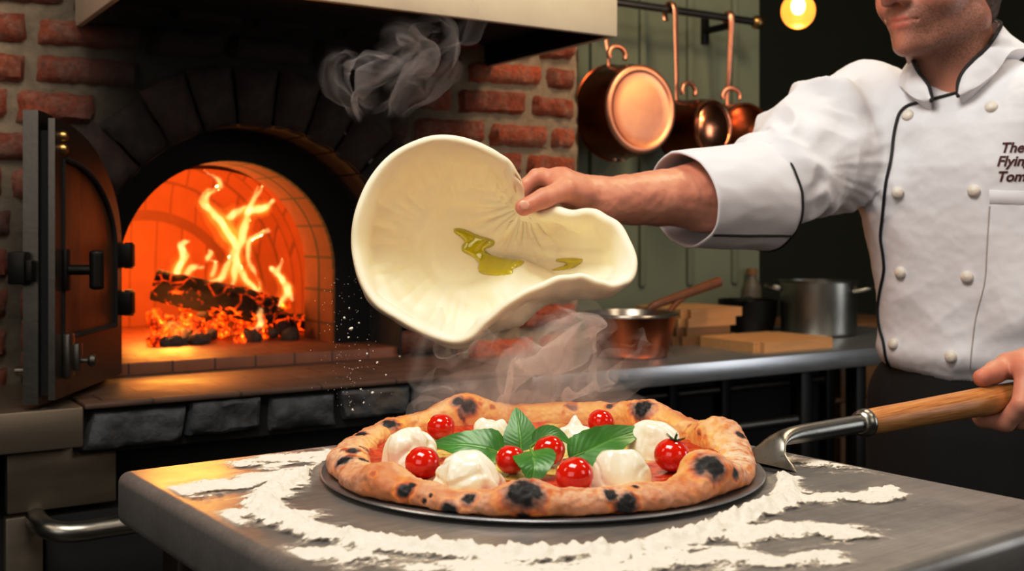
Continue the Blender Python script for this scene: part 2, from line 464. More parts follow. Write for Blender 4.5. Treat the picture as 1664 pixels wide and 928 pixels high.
# brick-lined throat
m = NT('firebrick'); co = m.co()
br = m.n('TexBrick', out=0, Vector=m.n('Mapping', Vector=co, Scale=(1, 1, 1)), Color1='#a65a2c', Color2='#93501f', Mortar='#7a431c', Scale=7.5, Mortar_Size=.02, Bias=-.2)
n1 = m.noise(20, 5); c = m.mix(m.math('MULTIPLY', n1, .5), br, '#4d2512')
MT['firebrick'] = m.done(m.bsdf(c, .85, 0, m.bump(n1, .4, .006)))
m = NT('throat_brick'); uvz = m.attr('bk'); n1 = m.noise(24, 5)
c = m.mix(uvz, m.mix(n1, '#7d4422', '#552b14'), '#26120a')
MT['throatbrick'] = m.done(m.bsdf(c, .85, 0, m.bump(n1, .4, .006)))
mb = MB(); q = arch_pts(.235, 81, 1.07, HZ); ds = np.linspace(2.305, 2.475, 30)
seg = np.concatenate([[0], np.cumsum(np.linalg.norm(np.diff(q, axis=0), axis=1))])
qi = np.linspace(0, seg[-1], 400); q2 = np.stack([np.interp(qi, seg, q[:, 0]), np.interp(qi, seg, q[:, 1])], -1)
G = np.stack([np.stack([q2[:, 0], np.full(400, d), q2[:, 1]], -1) for d in ds], 0); mb.grid(G, flip=True)
ph = (qi / .075) % 1; bk1 = 1 - ss(.0, .06, np.minimum(ph, 1 - ph)); dsl = np.abs(ds - 2.39) < .004
bk = np.maximum(np.broadcast_to(bk1, (30, 400)), dsl[:, None] * 1.0)
ovb(shift(mb), 'brick_throat', MT['throatbrick'], attrs={'bk': bk.ravel()}, smooth=60)
# chamber: barrel vault with an apse
mb = MB(); q = arch_pts(.40, 60, 1.0, HZ)
rings = []
for d, s in [(2.475, .588), (2.476, .8), (2.48, 1.0), (2.60, 1.03), (2.80, 1.03), (2.92, .93), (2.99, .72), (3.02, .4), (3.03, .02)]:
    rings.append(np.stack([.785 + (q[:, 0] - .785) * s, np.full(len(q), d), HZ + (q[:, 1] - HZ) * (s if s < .95 and d > 2.9 else (s * 1.0))], -1))
rings[0] = np.stack([np.interp(np.linspace(0, 1, len(q)), np.linspace(0, 1, len(q2)), q2[:, 0]), np.full(len(q), 2.475), np.interp(np.linspace(0, 1, len(q)), np.linspace(0, 1, len(q2)), q2[:, 1])], -1)
mb.grid(np.array(rings), flip=True)
ovb(shift(mb), 'chamber', MT['firebrick'], smooth=70)
# oven floor (raised a brick) with a visible front edge course
m = NT('oven_floor_tile'); co = m.co()
br = m.n('TexBrick', out=0, Vector=co, Color1='#9a5a38', Color2='#7d472c', Mortar='#3a2015', Scale=6, Mortar_Size=.012)
n1 = m.noise(30, 5); c = m.mix(m.math('MULTIPLY', n1, .6), br, '#5a3422')
MT['ovenfloor'] = m.done(m.bsdf(c, m.math('ADD', m.math('MULTIPLY', n1, .3), .35), 0, m.bump(n1, .2, .004)))
mb = MB(); mb.box((.43, 2.16, HZ - .02), (1.14, 3.02, HZ + .022), .003)
ovb(shift(mb), 'oven_floor', MT['ovenfloor'])
# hearth top slab
HU0, HU1 = .385, 1.215
m = NT('hearth_tile'); co = m.co()
br = m.n('TexBrick', out=0, Vector=co, Color1='#6b4a38', Color2='#574034', Mortar='#2c1f18', Scale=3.4, Mortar_Size=.008)
n1 = m.noise(14, 6, .65); c = m.mix(m.ramp(n1, [(.35, .5), (.65, 0)]), br, '#3b302a')
MT['hearth'] = m.done(m.bsdf(c, m.math('ADD', m.math('MULTIPLY', n1, .35), .36), 0, m.bump(n1, .25, .005)))
mb = MB(); mb.box((HU0, 1.826, HZ - .009), (HU1, 2.18, HZ), .003)
ovb(shift(mb), 'hearth_slab', MT['hearth'])
# stone facing
m = NT('slate_stone'); n1 = m.noise(26, 7, .7); n2 = m.noise(8, 4)
c = m.ramp(n1, [(.3, '#1d1f22'), (.6, '#44474b'), (.8, '#5d5a55')]); c = m.mix(m.ramp(n2, [(.55, 0), (.75, .6)]), c, '#6e5a45')
MT['slate'] = m.done(m.bsdf(c, .75, 0, m.bump(n1, .8, .008)))
mb = MB(); mb.box((HU0, 1.845, HZ - .082), (HU1 - .14, 1.95, HZ - .010), 0, 1)
u = HU0 + .002; sd = 0
while u < HU1 - .16:
    L = rb.uniform(.11, .19); L = min(L, HU1 - .145 - u)
    s0, s1 = u + .0015, u + L - .0015; sk = [rb.uniform(-.022, .022) for _ in range(4)]
    zt = HZ - .007 - rb.uniform(0, .007); zb = HZ - .082 + rb.uniform(0, .012)
    nu, nv = 22, 12; S, T = np.meshgrid(np.linspace(0, 1, nu), np.linspace(0, 1, nv), indexing='ij')
    ul = lerp(s0 + sk[0] * .5, s0 + sk[1] * .5, T); ur = lerp(s1 + sk[2] * .5, s1 + sk[3] * .5, T)
    Ug = lerp(ul, ur, S); Zg = lerp(zb, zt, T) + .014 * fbm(np.stack([S * 2.2 + sd, T * 0 + .5, T * 0], -1), 2) * (1 - 2 * np.abs(T - .5))
    e = np.minimum(np.minimum(S, 1 - S) * L, np.minimum(T, 1 - T) * .06)
    q = np.stack([Ug * 16, Zg * 22, Ug * 0 + sd], -1)
    f = fbm(q, 4); f = np.round(f * 3) / 3 * .5 + f * .5
    Dg = 1.825 - .010 * f + .022 * (1 - np.sqrt(np.clip(e / .012, 0, 1))); Dg = np.where(e < 1e-6, 1.87, Dg)
    mb.grid(np.stack([Ug, Dg, Zg], -1), 0); u += L; sd += 1
mb.box((HU1 - .14, 1.818, HZ - .085), (HU1, 1.96, HZ - .014), .004, 0)
ovb(shift(mb), 'stone_facing', [MT['slate'], MT['black']], smooth=35, attrs={'soot': np.zeros(mb.n)})
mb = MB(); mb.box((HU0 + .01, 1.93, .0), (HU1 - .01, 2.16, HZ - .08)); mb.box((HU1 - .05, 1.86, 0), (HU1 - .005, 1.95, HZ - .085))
ovb(shift(mb), 'base_void_panel', MT['void'])  # near-black panel stands in for the dark void under the hearth

# ---- oven door, hinged beside the mouth and swung open
hx, hy = -.715, 2.03; fx, fy = -.703, 1.700
dang = math.atan2(fy - hy, fx - hx); dw = math.hypot(fx - hx, fy - hy)
drM = Matrix.Translation((hx, hy, HZ + .006)) @ Matrix.Rotation(dang, 4, 'Z')     # local x: to the free edge, local y: out of the lit face
inv = oven.matrix_basis.inverted() if False else (Matrix.Translation(oven.location) @ Matrix.Rotation(ANG, 4, 'Z')).inverted()
DH, DK = .452, .235
def door_outline(w, h, z0, zs_, inset=0.0, n=28):
    pts = [(w - inset, z0 + inset), (inset, z0 + inset)]
    a = np.linspace(0, PI / 2, n)
    rx, rz = w - inset * 2, h - zs_ - inset
    for x in a: pts.append((w - inset - rx * math.cos(x), zs_ + rz * math.sin(x)))
    return np.array(pts)     # from free bottom -> hinge bottom -> up the hinge side -> over to the free edge top
def plate(mb, outl, y0, y1, mat=0, hole=None):
    n = len(outl); V = [(x, y0, z) for x, z in outl] + [(x, y1, z) for x, z in outl]
    fs = [(i, (i + 1) % n, n + (i + 1) % n, n + i) for i in range(n)]
    if hole is None: fs += [tuple(range(n))[::-1], tuple(range(n, 2 * n))]
    mb.add(V, fs, mat)
    if hole is not None:
        V = [(x, y, z) for y in (y0, y1) for o in (outl, hole) for x, z in o]
        f2 = []
        for s in (0, 1):
            o = s * 2 * n
            for i in range(n): j = (i + 1) % n; f2.append((o + i, o + j, o + n + j, o + n + i))
        for i in range(n): j = (i + 1) % n; f2.append((n + i, n + j, 3 * n + j, 3 * n + i))
        mb.add(V, f2, mat)
# local +y points left of travel; lit face looks to +X, i.e. local +y for travel -Y
door = None
O1 = door_outline(dw, DH, 0, DK); O2 = door_outline(dw - .004, DH - .012, .006, DK); H2 = door_outline(dw - .03, DH - .05, .075, DK, .022)
mb = MB(); plate(mb, O1, -.047, -.024)                      # outer skin
plate(mb, O2, -.010, .0, 0, hole=H2 + np.array([.012, 0]))   # framed inner skin
door = mb.build('oven_door', MT['steel_dark'], oven, smooth=35); door.matrix_local = inv @ drM
def dpart(mb, name, mat, smooth=40):
    o = mb.build(name, mat, door, smooth=smooth); return o
m = NT('heat_tinted_steel'); n1 = m.noise(7, 5, .6, m.co((1, 1, .25))); n2 = m.noise(60, 4, .6, m.co((3, 3, .3)))
c = m.ramp(n1, [(.3, '#5f4030'), (.5, '#9a6a48'), (.7, '#6b5145')])
MT['heatsteel'] = m.done(m.bsdf(c, m.math('ADD', m.math('MULTIPLY', n2, .2), .3), .85, m.bump(n2, .1, .003)))
mb = MB(); plate(mb, H2 + np.array([.012, 0]), -.0095, -.006); dpart(mb, 'inset_panel', MT['heatsteel'])
mb = MB(); plate(mb, door_outline(dw - .012, DH - .03, .012, DK), -.024, -.0101); dpart(mb, 'insulation_core', MT['black'])
# T handle
hxl = dw - .045; hz = .205
mb = MB(); mb.box((hxl - .012, .0, hz - .033), (hxl + .012, .008, hz + .033), .003)
mb.tube([(hxl, .006, hz), (hxl, .046, hz)], .008, 14)
mb.tube(catmull([(hxl, .05, hz - .031), (hxl, .05, hz - .02), (hxl, .05, hz + .02), (hxl, .05, hz + .031)], 14), [.006, .0095, .011, .0115, .0115, .0115, .0115, .0115, .0115, .0115, .0115, .011, .0095, .006], 14)
dpart(mb, 'handle', MT['blackmetal'])
mb = MB(); mb.box((hxl - .014, 0, .035), (hxl + .012, .012, .105), .003); mb.box((hxl - .026, .004, .045), (hxl - .006, .02, .088), .002); mb.tube([(hxl - .02, .018, .06), (hxl - .02, .034, .06)], .004, 10)
mb.lathe([(0, .0), (.008, .001), (.011, .006), (.008, .012), (0, .013)], 16, M=Matrix.Translation((hxl - .02, .03, .06)) @ Matrix.Rotation(-PI / 2, 4, 'X'))
dpart(mb, 'latch', MT['steel_dark'])
mb = MB(); mb.box((dw - .004, -.062, .185), (dw + .022, -.036, .235), .003); mb.box((dw + .004, -.036, .19), (dw + .02, -.026, .222), .002); dpart(mb, 'edge_catch', MT['blackmetal'])
mb = MB(); mb.tube([(dw - .012, -.048, .05), (dw - .012, -.062, .05)], .007, 10); dpart(mb, 'door_pin', MT['steel_dark'])
mb = MB(); hb_ = H2 + np.array([.012, 0]); hb_ = np.concatenate([hb_, hb_[:2]]); mb.tube(np.stack([hb_[:, 0], np.full(len(hb_), -.001), hb_[:, 1]], -1), .0042, 8, caps=False, up=(0, 1, 0)); dpart(mb, 'inset_border', MT['black'])
for zc in (.395, .415):
    mb = MB(); mb.lathe([(0, .009), (.006, .008), (.0085, .004), (.0085, -.001)], 16, M=Matrix.Translation((dw - .035, 0, zc)) @ Matrix.Rotation(-PI / 2, 4, 'X')); dpart(mb, 'rivet', MT['brass'])
for zc in (.135, .222):
    mb = MB(); mb.box((-.018, -.02, zc - .022), (.012, .02, zc + .022), .004); mb.tube([(-.016, .008, zc - .024), (-.016, .008, zc + .024)], .008, 12); dpart(mb, 'hinge', MT['blackmetal'])

# ---- logs, embers
m = NT('charred_log'); n1 = m.noise(22, 6, .7, m.co((1, 1, 1))); n2 = m.n('TexVoronoi', out=0, props={'feature': 'DISTANCE_TO_EDGE'}, Vector=m.co((1, 1, 1)), Scale=38)
em = m.math('MULTIPLY', m.ramp(n2, [(.0, 1), (.12, 0)]), m.ramp(n1, [(.48, 0), (.62, 1)]))
dn = m.math('MULTIPLY', m.n('SeparateXYZ', out=2, Vector=m.n('NewGeometry', out=1)), -1.0)
glow = m.math('MULTIPLY', em, m.math('ADD', m.math('MULTIPLY', dn, 2.5, True), .25), False)
MT['log'] = m.done(m.bsdf(m.mix(n1, '#0d0705', '#2a1409'), .9, 0, m.bump(n1, 1, .01), Emission_Color='#ff4a08', Emission_Strength=m.math('MULTIPLY', glow, 6)))
def log(p0, p1, r, lab):
    p0, p1 = np.array(p0), np.array(p1); L = np.linalg.norm(p1 - p0); n = 40; a = np.linspace(0, 2 * PI, 36, endpoint=False)
    t = np.linspace(0, 1, n); ax = (p1 - p0) / L; s = np.cross(ax, [0, 0, 1]); s /= np.linalg.norm(s); w = np.cross(s, ax)
    T_, A_ = np.meshgrid(t, a, indexing='ij')
    rr = r * (1 + .22 * vn(np.stack([np.cos(A_) * 1.6, np.sin(A_) * 1.6, T_ * 2 + r * 90], -1)) + .10 * vn(np.stack([np.cos(A_) * 6, np.sin(A_) * 6, T_ * 12], -1)))
    rr = np.round(rr / .004) * .004 * .35 + rr * .65
    G = (T_ * L)[..., None] * ax + rr[..., None] * (np.cos(A_)[..., None] * s + np.sin(A_)[..., None] * w)
    mb = MB(); b = mb.grid(G, cv=True)
    mb.f += [tuple(b + j for j in reversed(range(36))), tuple(b + (n - 1) * 36 + j for j in range(36))]; mb.m += [0, 0]
    o = mb.build('firewood_log', MT['log'], smooth=50); o.location = p0; tag(o, lab, 'log'); return o
def WPt(px, py, d): return WL(*WP(px, py, d))
FZ = HZ + .022
log(WPt(252, 462, 2.62), WPt(448, 508, 2.50), .037, 'long charred log glowing along its lower side, leaning over the coals')
log(WPt(425, 500, 2.68), WPt(462, 530, 2.50), .027, 'short burnt log end lying under the long charred log')
log(WPt(455, 522, 2.62), WPt(505, 524, 2.56), .020, 'small blackened log at the edge of the fire beside the throat')
def lump(name, mat, r, seed, sub=3, amp=.35, sq=(1, 1, 1)):
    bm = bmesh.new(); bmesh.ops.create_icosphere(bm, subdivisions=sub, radius=1); v = np.array([x.co for x in bm.verts]); f = [[x.index for x in q.verts] for q in bm.faces]; bm.free()
    v = v * (1 + amp * fbm(v * 1.3 + seed * 7.7, 3))[:, None] * r * np.array(sq)
    mb = MB(); mb.add(v, f); return mb.build(name, mat, smooth=50)
m = NT('glowing_ember'); n1 = m.noise(70, 4, .6)
MT['ember'] = m.done(m.bsdf('#3a1a0c', .9, 0, Emission_Color=m.ramp(n1, [(.35, '#ff2a00'), (.62, '#ff5a08'), (.8, '#ffb040')]), Emission_Strength=m.math('MULTIPLY', m.ramp(n1, [(.42, .05), (.68, 1)]), 4)))
MT['ash'] = simple('ashen_coal', '#4d443c', .95, 0, .6, 60, .5, 90)
m = NT('blue_ember'); MT['blue_ember'] = m.done(m.bsdf('#15131f', .9, 0, Emission_Color='#3a38ff', Emission_Strength=.35))
protos = []
for i, mt in enumerate(['ember', 'ash', 'ember', 'ash']):
    o = lump('coal', MT[mt], .014, i + 1); protos.append(o)
    tag(o, ('glowing orange ember lying in the heap below the logs' if mt == 'ember' else 'grey ashy lump of coal lying in the heap below the logs'), 'coal', 'glowing embers under the burning logs' if mt == 'ember' else 'ashy coals under the burning logs')
first = [True] * 4; rc = random.Random(5)
for i in range(92):
    px = rc.uniform(245, 478); dpt = rc.uniform(2.44, 2.66); k = rc.choice([0, 1, 1, 2, 3, 3]) if dpt < 2.50 else rc.choice([0, 2, 0, 1])
    u = WP(px, 500, dpt)[0]; sc = rc.uniform(.7, 1.5); hgt = FZ + .008 + max(0, (dpt - 2.46)) * rc.uniform(.05, .35)
    loc = WL(u, dpt, hgt); rot = (rc.uniform(0, 6), rc.uniform(0, 6), rc.uniform(0, 6))
    if first[k]: protos[k].location = loc; protos[k].rotation_euler = rot; protos[k].scale = (sc,) * 3; first[k] = False
    else: dup(protos[k], loc, rot, scale=sc)

# ---- flames: closed tongues of evenly glowing gas
def fire_mat(name, col, s):
    m = NT(name); v = m.n('Emission', Color=col, Strength=s); return m.done(None, v)
MT['flame_out'] = fire_mat('flame_orange', (1, .22, .015), 7)
MT['flame_mid'] = fire_mat('flame_amber', (1, .36, .05), 17)
MT['flame_core'] = fire_mat('flame_yellow', (1, .62, .28), 60)
def fpt(x, y, dd=0): return WPt(200 + x / 2.579, 240 + y / 2.579, 2.56 + dd)
def flame(strands, lab, dd=0):
    objs = []
    for core in (0, 1, 2):
        im = Imp(); rn = random.Random(4)
        jig = []
        for st in strands:
            jig.append(st)
            for j in range(2 if len(st) > 3 else 1):
                a1, a2 = rn.uniform(-20, 20), rn.uniform(-16, 16); n_ = len(st); i0 = rn.randint(0, max(0, n_ - 4))
                jig.append([(x + a1 * (k / n_) + 9 * math.sin(k * 2.1 + a2), y + a2 * .6, r * rn.uniform(.35, .6) * (1 - k / (n_ + 1))) for k, (x, y, r) in enumerate(st)][i0:])
        for st in jig:
            pts = np.array([fpt(x, y, dd + .015 * math.sin(x * .07 + y * .03)) for x, y, r in st]); rs = np.array([r / 2.579 * 2.6 / F for _, _, r in st])
            c = catmull(np.column_stack([pts, rs]), len(st) * 5)
            c[:, :3] += .007 * np.stack([vn(c[:, :3] * 30), vn(c[:, :3] * 30 + 7), vn(c[:, :3] * 30 + 13)], -1)
            sl = np.linspace(0, 1, len(c)); rr = np.maximum(c[:, 3] * (1 + .35 * vn(c[:, :3] * 38 + 5)) * (1 - .85 * sl ** 3), .0008) * (1.75, .95, .42)[core] * (1 - (.5 * sl if core == 2 else 0))
            im.chain(c[:, :3], rr, k=.008)
        V, Q = im.mesh(.0030 if core else .004, margin=.01); V = V + vnormals(V, Q) * ((.008, .006, .0035)[core] * fbm(V * np.array([42, 42, 16]) + 3, 3))[:, None]
        mb = MB(); mb.add(V, Q); objs.append(mb)
    base = objs[0].build('flame', MT['flame_out'], smooth=0); tag(base, lab, 'flame')
    objs[1].build('flame_body', MT['flame_mid'], base, smooth=0); objs[2].build('flame_core', MT['flame_core'], base, smooth=0); return base
flame([[(450, 600, 10), (465, 520, 22), (470, 430, 26), (440, 340, 32), (380, 280, 26), (335, 235, 18), (360, 190, 16), (400, 150, 18), (350, 100, 8)],
       [(590, 635, 12), (530, 570, 17), (490, 500, 18), (480, 430, 22), (500, 350, 28), (520, 280, 26), (540, 210, 20), (560, 165, 8)],
       [(350, 568, 14), (410, 545, 15), (445, 490, 15), (450, 430, 18)],
       [(580, 620, 5), (550, 520, 9), (520, 430, 13), (560, 370, 16), (600, 345, 6)],
       [(520, 280, 18), (580, 260, 18), (630, 225, 6)],
       [(440, 300, 18), (480, 270, 16), (520, 250, 10)],
       [(470, 690, 6), (440, 655, 7), (455, 600, 9)]], 'tall bright flame rising from the long log up to the vault')
flame([[(235, 540, 16), (225, 515, 18), (262, 465, 15), (236, 425, 10), (258, 395, 4)], [(268, 535, 12), (288, 505, 9), (320, 490, 4)]], 'small two-tongued flame on the upper end of the long log', .03)
flame([[(640, 672, 20), (685, 620, 18), (680, 580, 16), (645, 530, 14), (612, 512, 6)], [(645, 530, 12), (668, 466, 4)], [(690, 600, 12), (712, 640, 8)]], 'forked flame burning beside the throat wall', .02)
flame([[(350, 470, 5), (362, 456, 10), (375, 442, 4)]], 'loose lick of flame floating between the small flame and the tall flame', .02)
flame([[(545, 775, 7), (575, 745, 9), (572, 700, 10), (580, 670, 4)]], 'little flame licking the front end of the long log', -.07)
flame([[(370, 540, 12), (380, 500, 10), (385, 480, 4)]], 'short dim flame behind the middle of the long log', .06)

# ================================================================ extractor hood
hood = thing('extractor_hood', 'pale steel extractor hood with black underside hanging above the oven', 'hood', WL(.94, 1.95, 1.534), ANG)
mb = MB(); ua, ub, da, db, zb = -.50, .41, -.25, .22, 0.0
def quad(mb, a, b, c, d, mat=0): mb.add([a, b, c, d], [(0, 1, 2, 3)], mat)
tk = .012
mb.box((ua, da, zb), (ub, da + tk, .10), .003); mb.box((ub - tk, da + tk, zb), (ub, db, .10), .003); mb.box((ua, da + tk, zb), (ua + tk, db, .10), .003)
top = [(ua + .1, .1), (ub - .1, .1)]
A = [(ua, da, .10), (ub, da, .10), (ub, db, .10), (ua, db, .10)]; B = [(ua + .22, 0.0, .75), (ub - .22, 0.0, .75), (ub - .22, db, .75), (ua + .22, db, .75)]
for i in range(4): quad(mb, A[i], A[(i + 1) % 4], B[(i + 1) % 4], B[i])
mb.build('hood_shell', MT['steel_hood'], hood, smooth=30)
mb = MB(); mb.box((ua + .22, 0.0, .74), (ub - .22, db, 1.2)); mb.build('flue', MT['steel_hood'], hood)
mb = MB(); quad(mb, (ua + tk, da + tk, .05), (ub - tk, da + tk, .05), (ub - tk, db, .05), (ua + tk, db, .05)); mb.box((ua + tk, da + tk, .002), (ub - tk, da + tk + .004, .06)); mb.box((ub - tk - .004, da + tk, .002), (ub - tk, db, .06))
mb.build('black_underside', MT['black'], hood)  # near-black sheet and lining close the hood from below

# ================================================================ steel worktop and cupboard beside the hearth
cab = thing('steel_cupboard', 'stainless cupboard with bar handle and thick worktop, beside the stone hearth', 'cupboard', WL(.1, 2.0, 0), ANG)
mb = MB(); mb.box((-.55, -.18, HZ - .066), (.282, .16, HZ - .003), .003); mb.build('worktop', MT['cupboard_steel'], cab)
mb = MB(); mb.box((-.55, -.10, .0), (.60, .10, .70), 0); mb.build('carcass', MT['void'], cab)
mb = MB(); mb.box((.18, -.125, .712), (.345, -.10, .806), .003); mb.build('fascia_panel', MT['cupboard_steel'], cab)
mb = MB(); mb.box((.178, -.125, .3), (.233, -.10, .706), .003); mb.build('stile_panel', MT['cupboard_steel'], cab)
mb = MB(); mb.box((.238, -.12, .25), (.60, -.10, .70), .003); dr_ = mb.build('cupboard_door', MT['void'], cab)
u0 = .222; zz_ = .690; c = [(u0, -.12, zz_ + .012), (u0, -.15, zz_ + .010), (u0 + .012, -.185, zz_ + .004), (u0 + .045, -.20, zz_), (u0 + .12, -.20, zz_), (u0 + .42, -.20, zz_), (u0 + .455, -.19, zz_), (u0 + .465, -.15, zz_), (u0 + .465, -.12, zz_)]
mb = MB(); mb.tube(catmull(c, 60), .016, 16); mb.build('bar_handle', MT['steel'], dr_)
# ================================================================ back counter and what stands on it
CZ = .867
ctr = thing('steel_counter', 'long stainless steel counter on open legs along the green wall', 'counter', WL(1.9, 2.1, 0), ANG)
mb = MB(); mb.box((-.67, -.28, CZ - .045), (.85, .32, CZ), .004); mb.build('worktop', MT['counter_steel'], ctr)
for u in (-.62, .16, .36, .80):
    for d in (-.22, .26):
        mb = MB(); mb.box((u - .019, d - .019, 0), (u + .019, d + .019, CZ - .045), .004); mb.build('leg', MT['blackmetal'], ctr)
mb = MB(); mb.tube([(-.62, -.22, .70), (.16, -.22, .70)], .013, 12); mb.tube([(-.62, .26, .70), (.80, .26, .70)], .013, 12); mb.build('cross_rail', MT['steel_dark'], ctr)
mb = MB(); mb.box((-.64, -.02, .28), (.82, .28, .30), .003); mb.build('undershelf', MT['steel_dark'], ctr)
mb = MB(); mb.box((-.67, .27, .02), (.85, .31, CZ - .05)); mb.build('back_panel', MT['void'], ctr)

# copper saucepan
cp = WL(*WP(1023, 575, 2.0)); cp[2] = CZ
pan = thing('copper_saucepan', 'open copper pot with silvery rim and long wooden handle on the counter', 'saucepan', cp)
mb = MB(); pr = [(0, .003), (.080, .003), (.086, .006), (.090, .014), (.1045, .096), (.1055, .100)]
mb.lathe([(0, 0), (.080, 0), (.087, .004), (.091, .014), (.1075, .098)], 64)
mb.build('pot_body', MT['copper_pot'], pan, smooth=50)
mb = MB(); mb.lathe([(.1065, .094), (.113, .095), (.1145, .098), (.113, .101), (.106, .102), (.104, .098), (.088, .012), (.08, .006), (0, .006)], 64); mb.build('tinned_lining', MT['tin'], pan, smooth=50)
h0 = WL(*WP(1062, 497, 2.06)) - cp; h1 = WL(*WP(1168, 458, 2.06)) - cp
MT['wood_handle'] = simple('oiled_handle_wood', '#6e3c1a', .45, 0, .3, 14, .1, 60, (3, 3, 1))
mb = MB(); mb.tube(catmull([h0 + [-.02, .0, -.02], h0, lerp(h0, h1, .3), lerp(h0, h1, .7), h1], 24), np.linspace(.008, .0135, 24), 12); mb.tube(catmull([h0 + [.035, 0, -.022], lerp(h0, h1, .25) + [.012, 0, -.012], lerp(h0, h1, .55)], 16), .007, 10); mb.build('handle', MT['wood_handle'], pan)

# cutting boards
def board(u0, d0, z, w, dpt, h, mat, lab, group=None, rot=0):
    o = thing('cutting_board', lab, 'board', WL(u0 + w / 2, d0 + dpt / 2, z), ANG + rot, group)
    bm = bmesh.new(); bmesh.ops.create_cube(bm, size=1)
    for v in bm.verts: v.co = Vector((v.co.x * w, v.co.y * dpt, (v.co.z + .5) * h))
    bmesh.ops.bevel(bm, geom=[e for e in bm.edges if abs(e.verts[0].co.z - e.verts[1].co.z) > h * .5], offset=.018, segments=5, affect='EDGES')
    mb = MB(); mb.bm(bm); b = mb.build('board_slab', mat, o); return o
uA = WP(1233, 575, 1.88)[0]; uB = WP(1361, 570, 1.88)[0]
board(uA, 1.88, CZ, uB - uA, .22, .024, MT['wood_board'], 'pale thick cutting board lying flat, in front of the board stack', 'cutting boards on the counter')
u2 = WP(1183, 545, 1.95)[0]
zq = CZ
for i, (off, w, dp, mt, lab) in enumerate([(-.02, .02 + .20, .26, 'wood_dark', 'brown cutting board at the bottom of the board stack'), (-.005, .185, .25, 'wood_dark', 'brown cutting board second from the bottom of the stack'), (.0, .20, .24, 'wood_board', 'tan cutting board just under the top board of the stack'), (.008, .215, .24, 'wood_board', 'light tan cutting board on top of the stack')]):
    board(u2 + off, 2.11 - .0, zq, w, dp * .9, .0225, MT[mt], lab, 'cutting boards on the counter'); zq += .0226

# stockpot
sp = WL(*WP(1330, 550, 2.14)); sp[2] = CZ
st = thing('stockpot', 'tall stainless steel stockpot with side handles at the end of the counter', 'pot', sp, ANG)
mb = MB(); mb.lathe([(0, 0), (.098, 0), (.103, .004), (.104, .01), (.104, .148), (.109, .150), (.110, .153), (.107, .155), (.1015, .152), (.101, .01), (0, .006)], 64); mb.build('pot_body', MT['steel'], st, smooth=45)
for s in (0, 1):
    a = math.radians(-60 + 180 * s) ; e = np.array([math.cos(a), math.sin(a), 0]); w = np.array([-e[1], e[0], 0])
    mb = MB(); mb.tube(catmull([e * .10 + w * .035 + [0, 0, .125], e * .128 + w * .033 + [0, 0, .130], e * .143 + w * .02 + [0, 0, .134], e * .143 - w * .02 + [0, 0, .134], e * .128 - w * .033 + [0, 0, .130], e * .10 - w * .035 + [0, 0, .125]], 30), .006, 10); mb.build('pot_handle', MT['steel'], st)
# dark pan and pale jar behind the boards
dp_ = WL(*WP(1215, 505, 2.30)); dp_[2] = CZ
fp = thing('dark_pan', 'dark low pan in shadow against the green wall behind the boards', 'pan', dp_, ANG)
mb = MB(); mb.lathe([(0, 0), (.07, 0), (.082, .05), (.085, .095), (.080, .095), (.076, .05), (0, .01)], 40); mb.build('pan_body', MT['blackmetal'], fp)
mb = MB(); mb.tube(catmull([(-.06, -.04, .088), (-.10, -.09, .10), (-.13, -.14, .105)], 12), .009, 10); mb.build('handle', MT['blackmetal'], fp)
jp = WL(*WP(1222, 480, 2.42)); jp[2] = CZ
jar = thing('pale_bottle', 'blurred pale beige bottle standing against the green wall', 'bottle', jp, ANG)
mb = MB(); mb.lathe([(0, 0), (.026, 0), (.028, .004), (.028, .12), (.022, .135), (.014, .145), (.013, .16), (0, .16)], 32); mb.build('bottle_body', simple('beige_ceramic', '#5d5444', .5, 0, .1, 10), jar)
mb = MB(); mb.lathe([(0, .16), (.016, .158), (.016, .178), (0, .18)], 24); mb.build('cap', MT['wood_dark'], jar)

# hanging rail with copper pans
RD = 2.34
r0 = WP(985, -3, RD); r1 = WP(1226, 39, RD); rz = .5 * (r0[2] + r1[2])
rail = thing('hanging_rail', 'dark metal pan rail with brass end knob fixed high on the green wall', 'rail', WL(1.9, RD, rz), ANG)
mb = MB(); mb.tube([(1.45 - 1.9 + .16, 0, 0), (r1[0] - 1.9, 0, 0)], .011, 14); mb.build('rail_bar', MT['steel_dark'], rail)
mb = MB(); mb.lathe([(0, -.022), (.012, -.02), (.02, -.008), (.02, .006), (.012, .018), (0, .02)], 20, M=Matrix.Translation((r1[0] - 1.9 + .012, 0, 0)) @ Matrix.Rotation(PI / 2, 4, 'Y')); mb.build('end_knob', MT['brass'], rail)
for u in (1.78, 2.27):
    mb = MB(); mb.box((u - 1.9 - .01, 0, -.03), (u - 1.9 + .01, .11, -.012), .003); mb.box((u - 1.9 - .012, .098, -.06), (u - 1.9 + .012, .11, .03), .002); mb.build('bracket', MT['blackmetal'], rail)
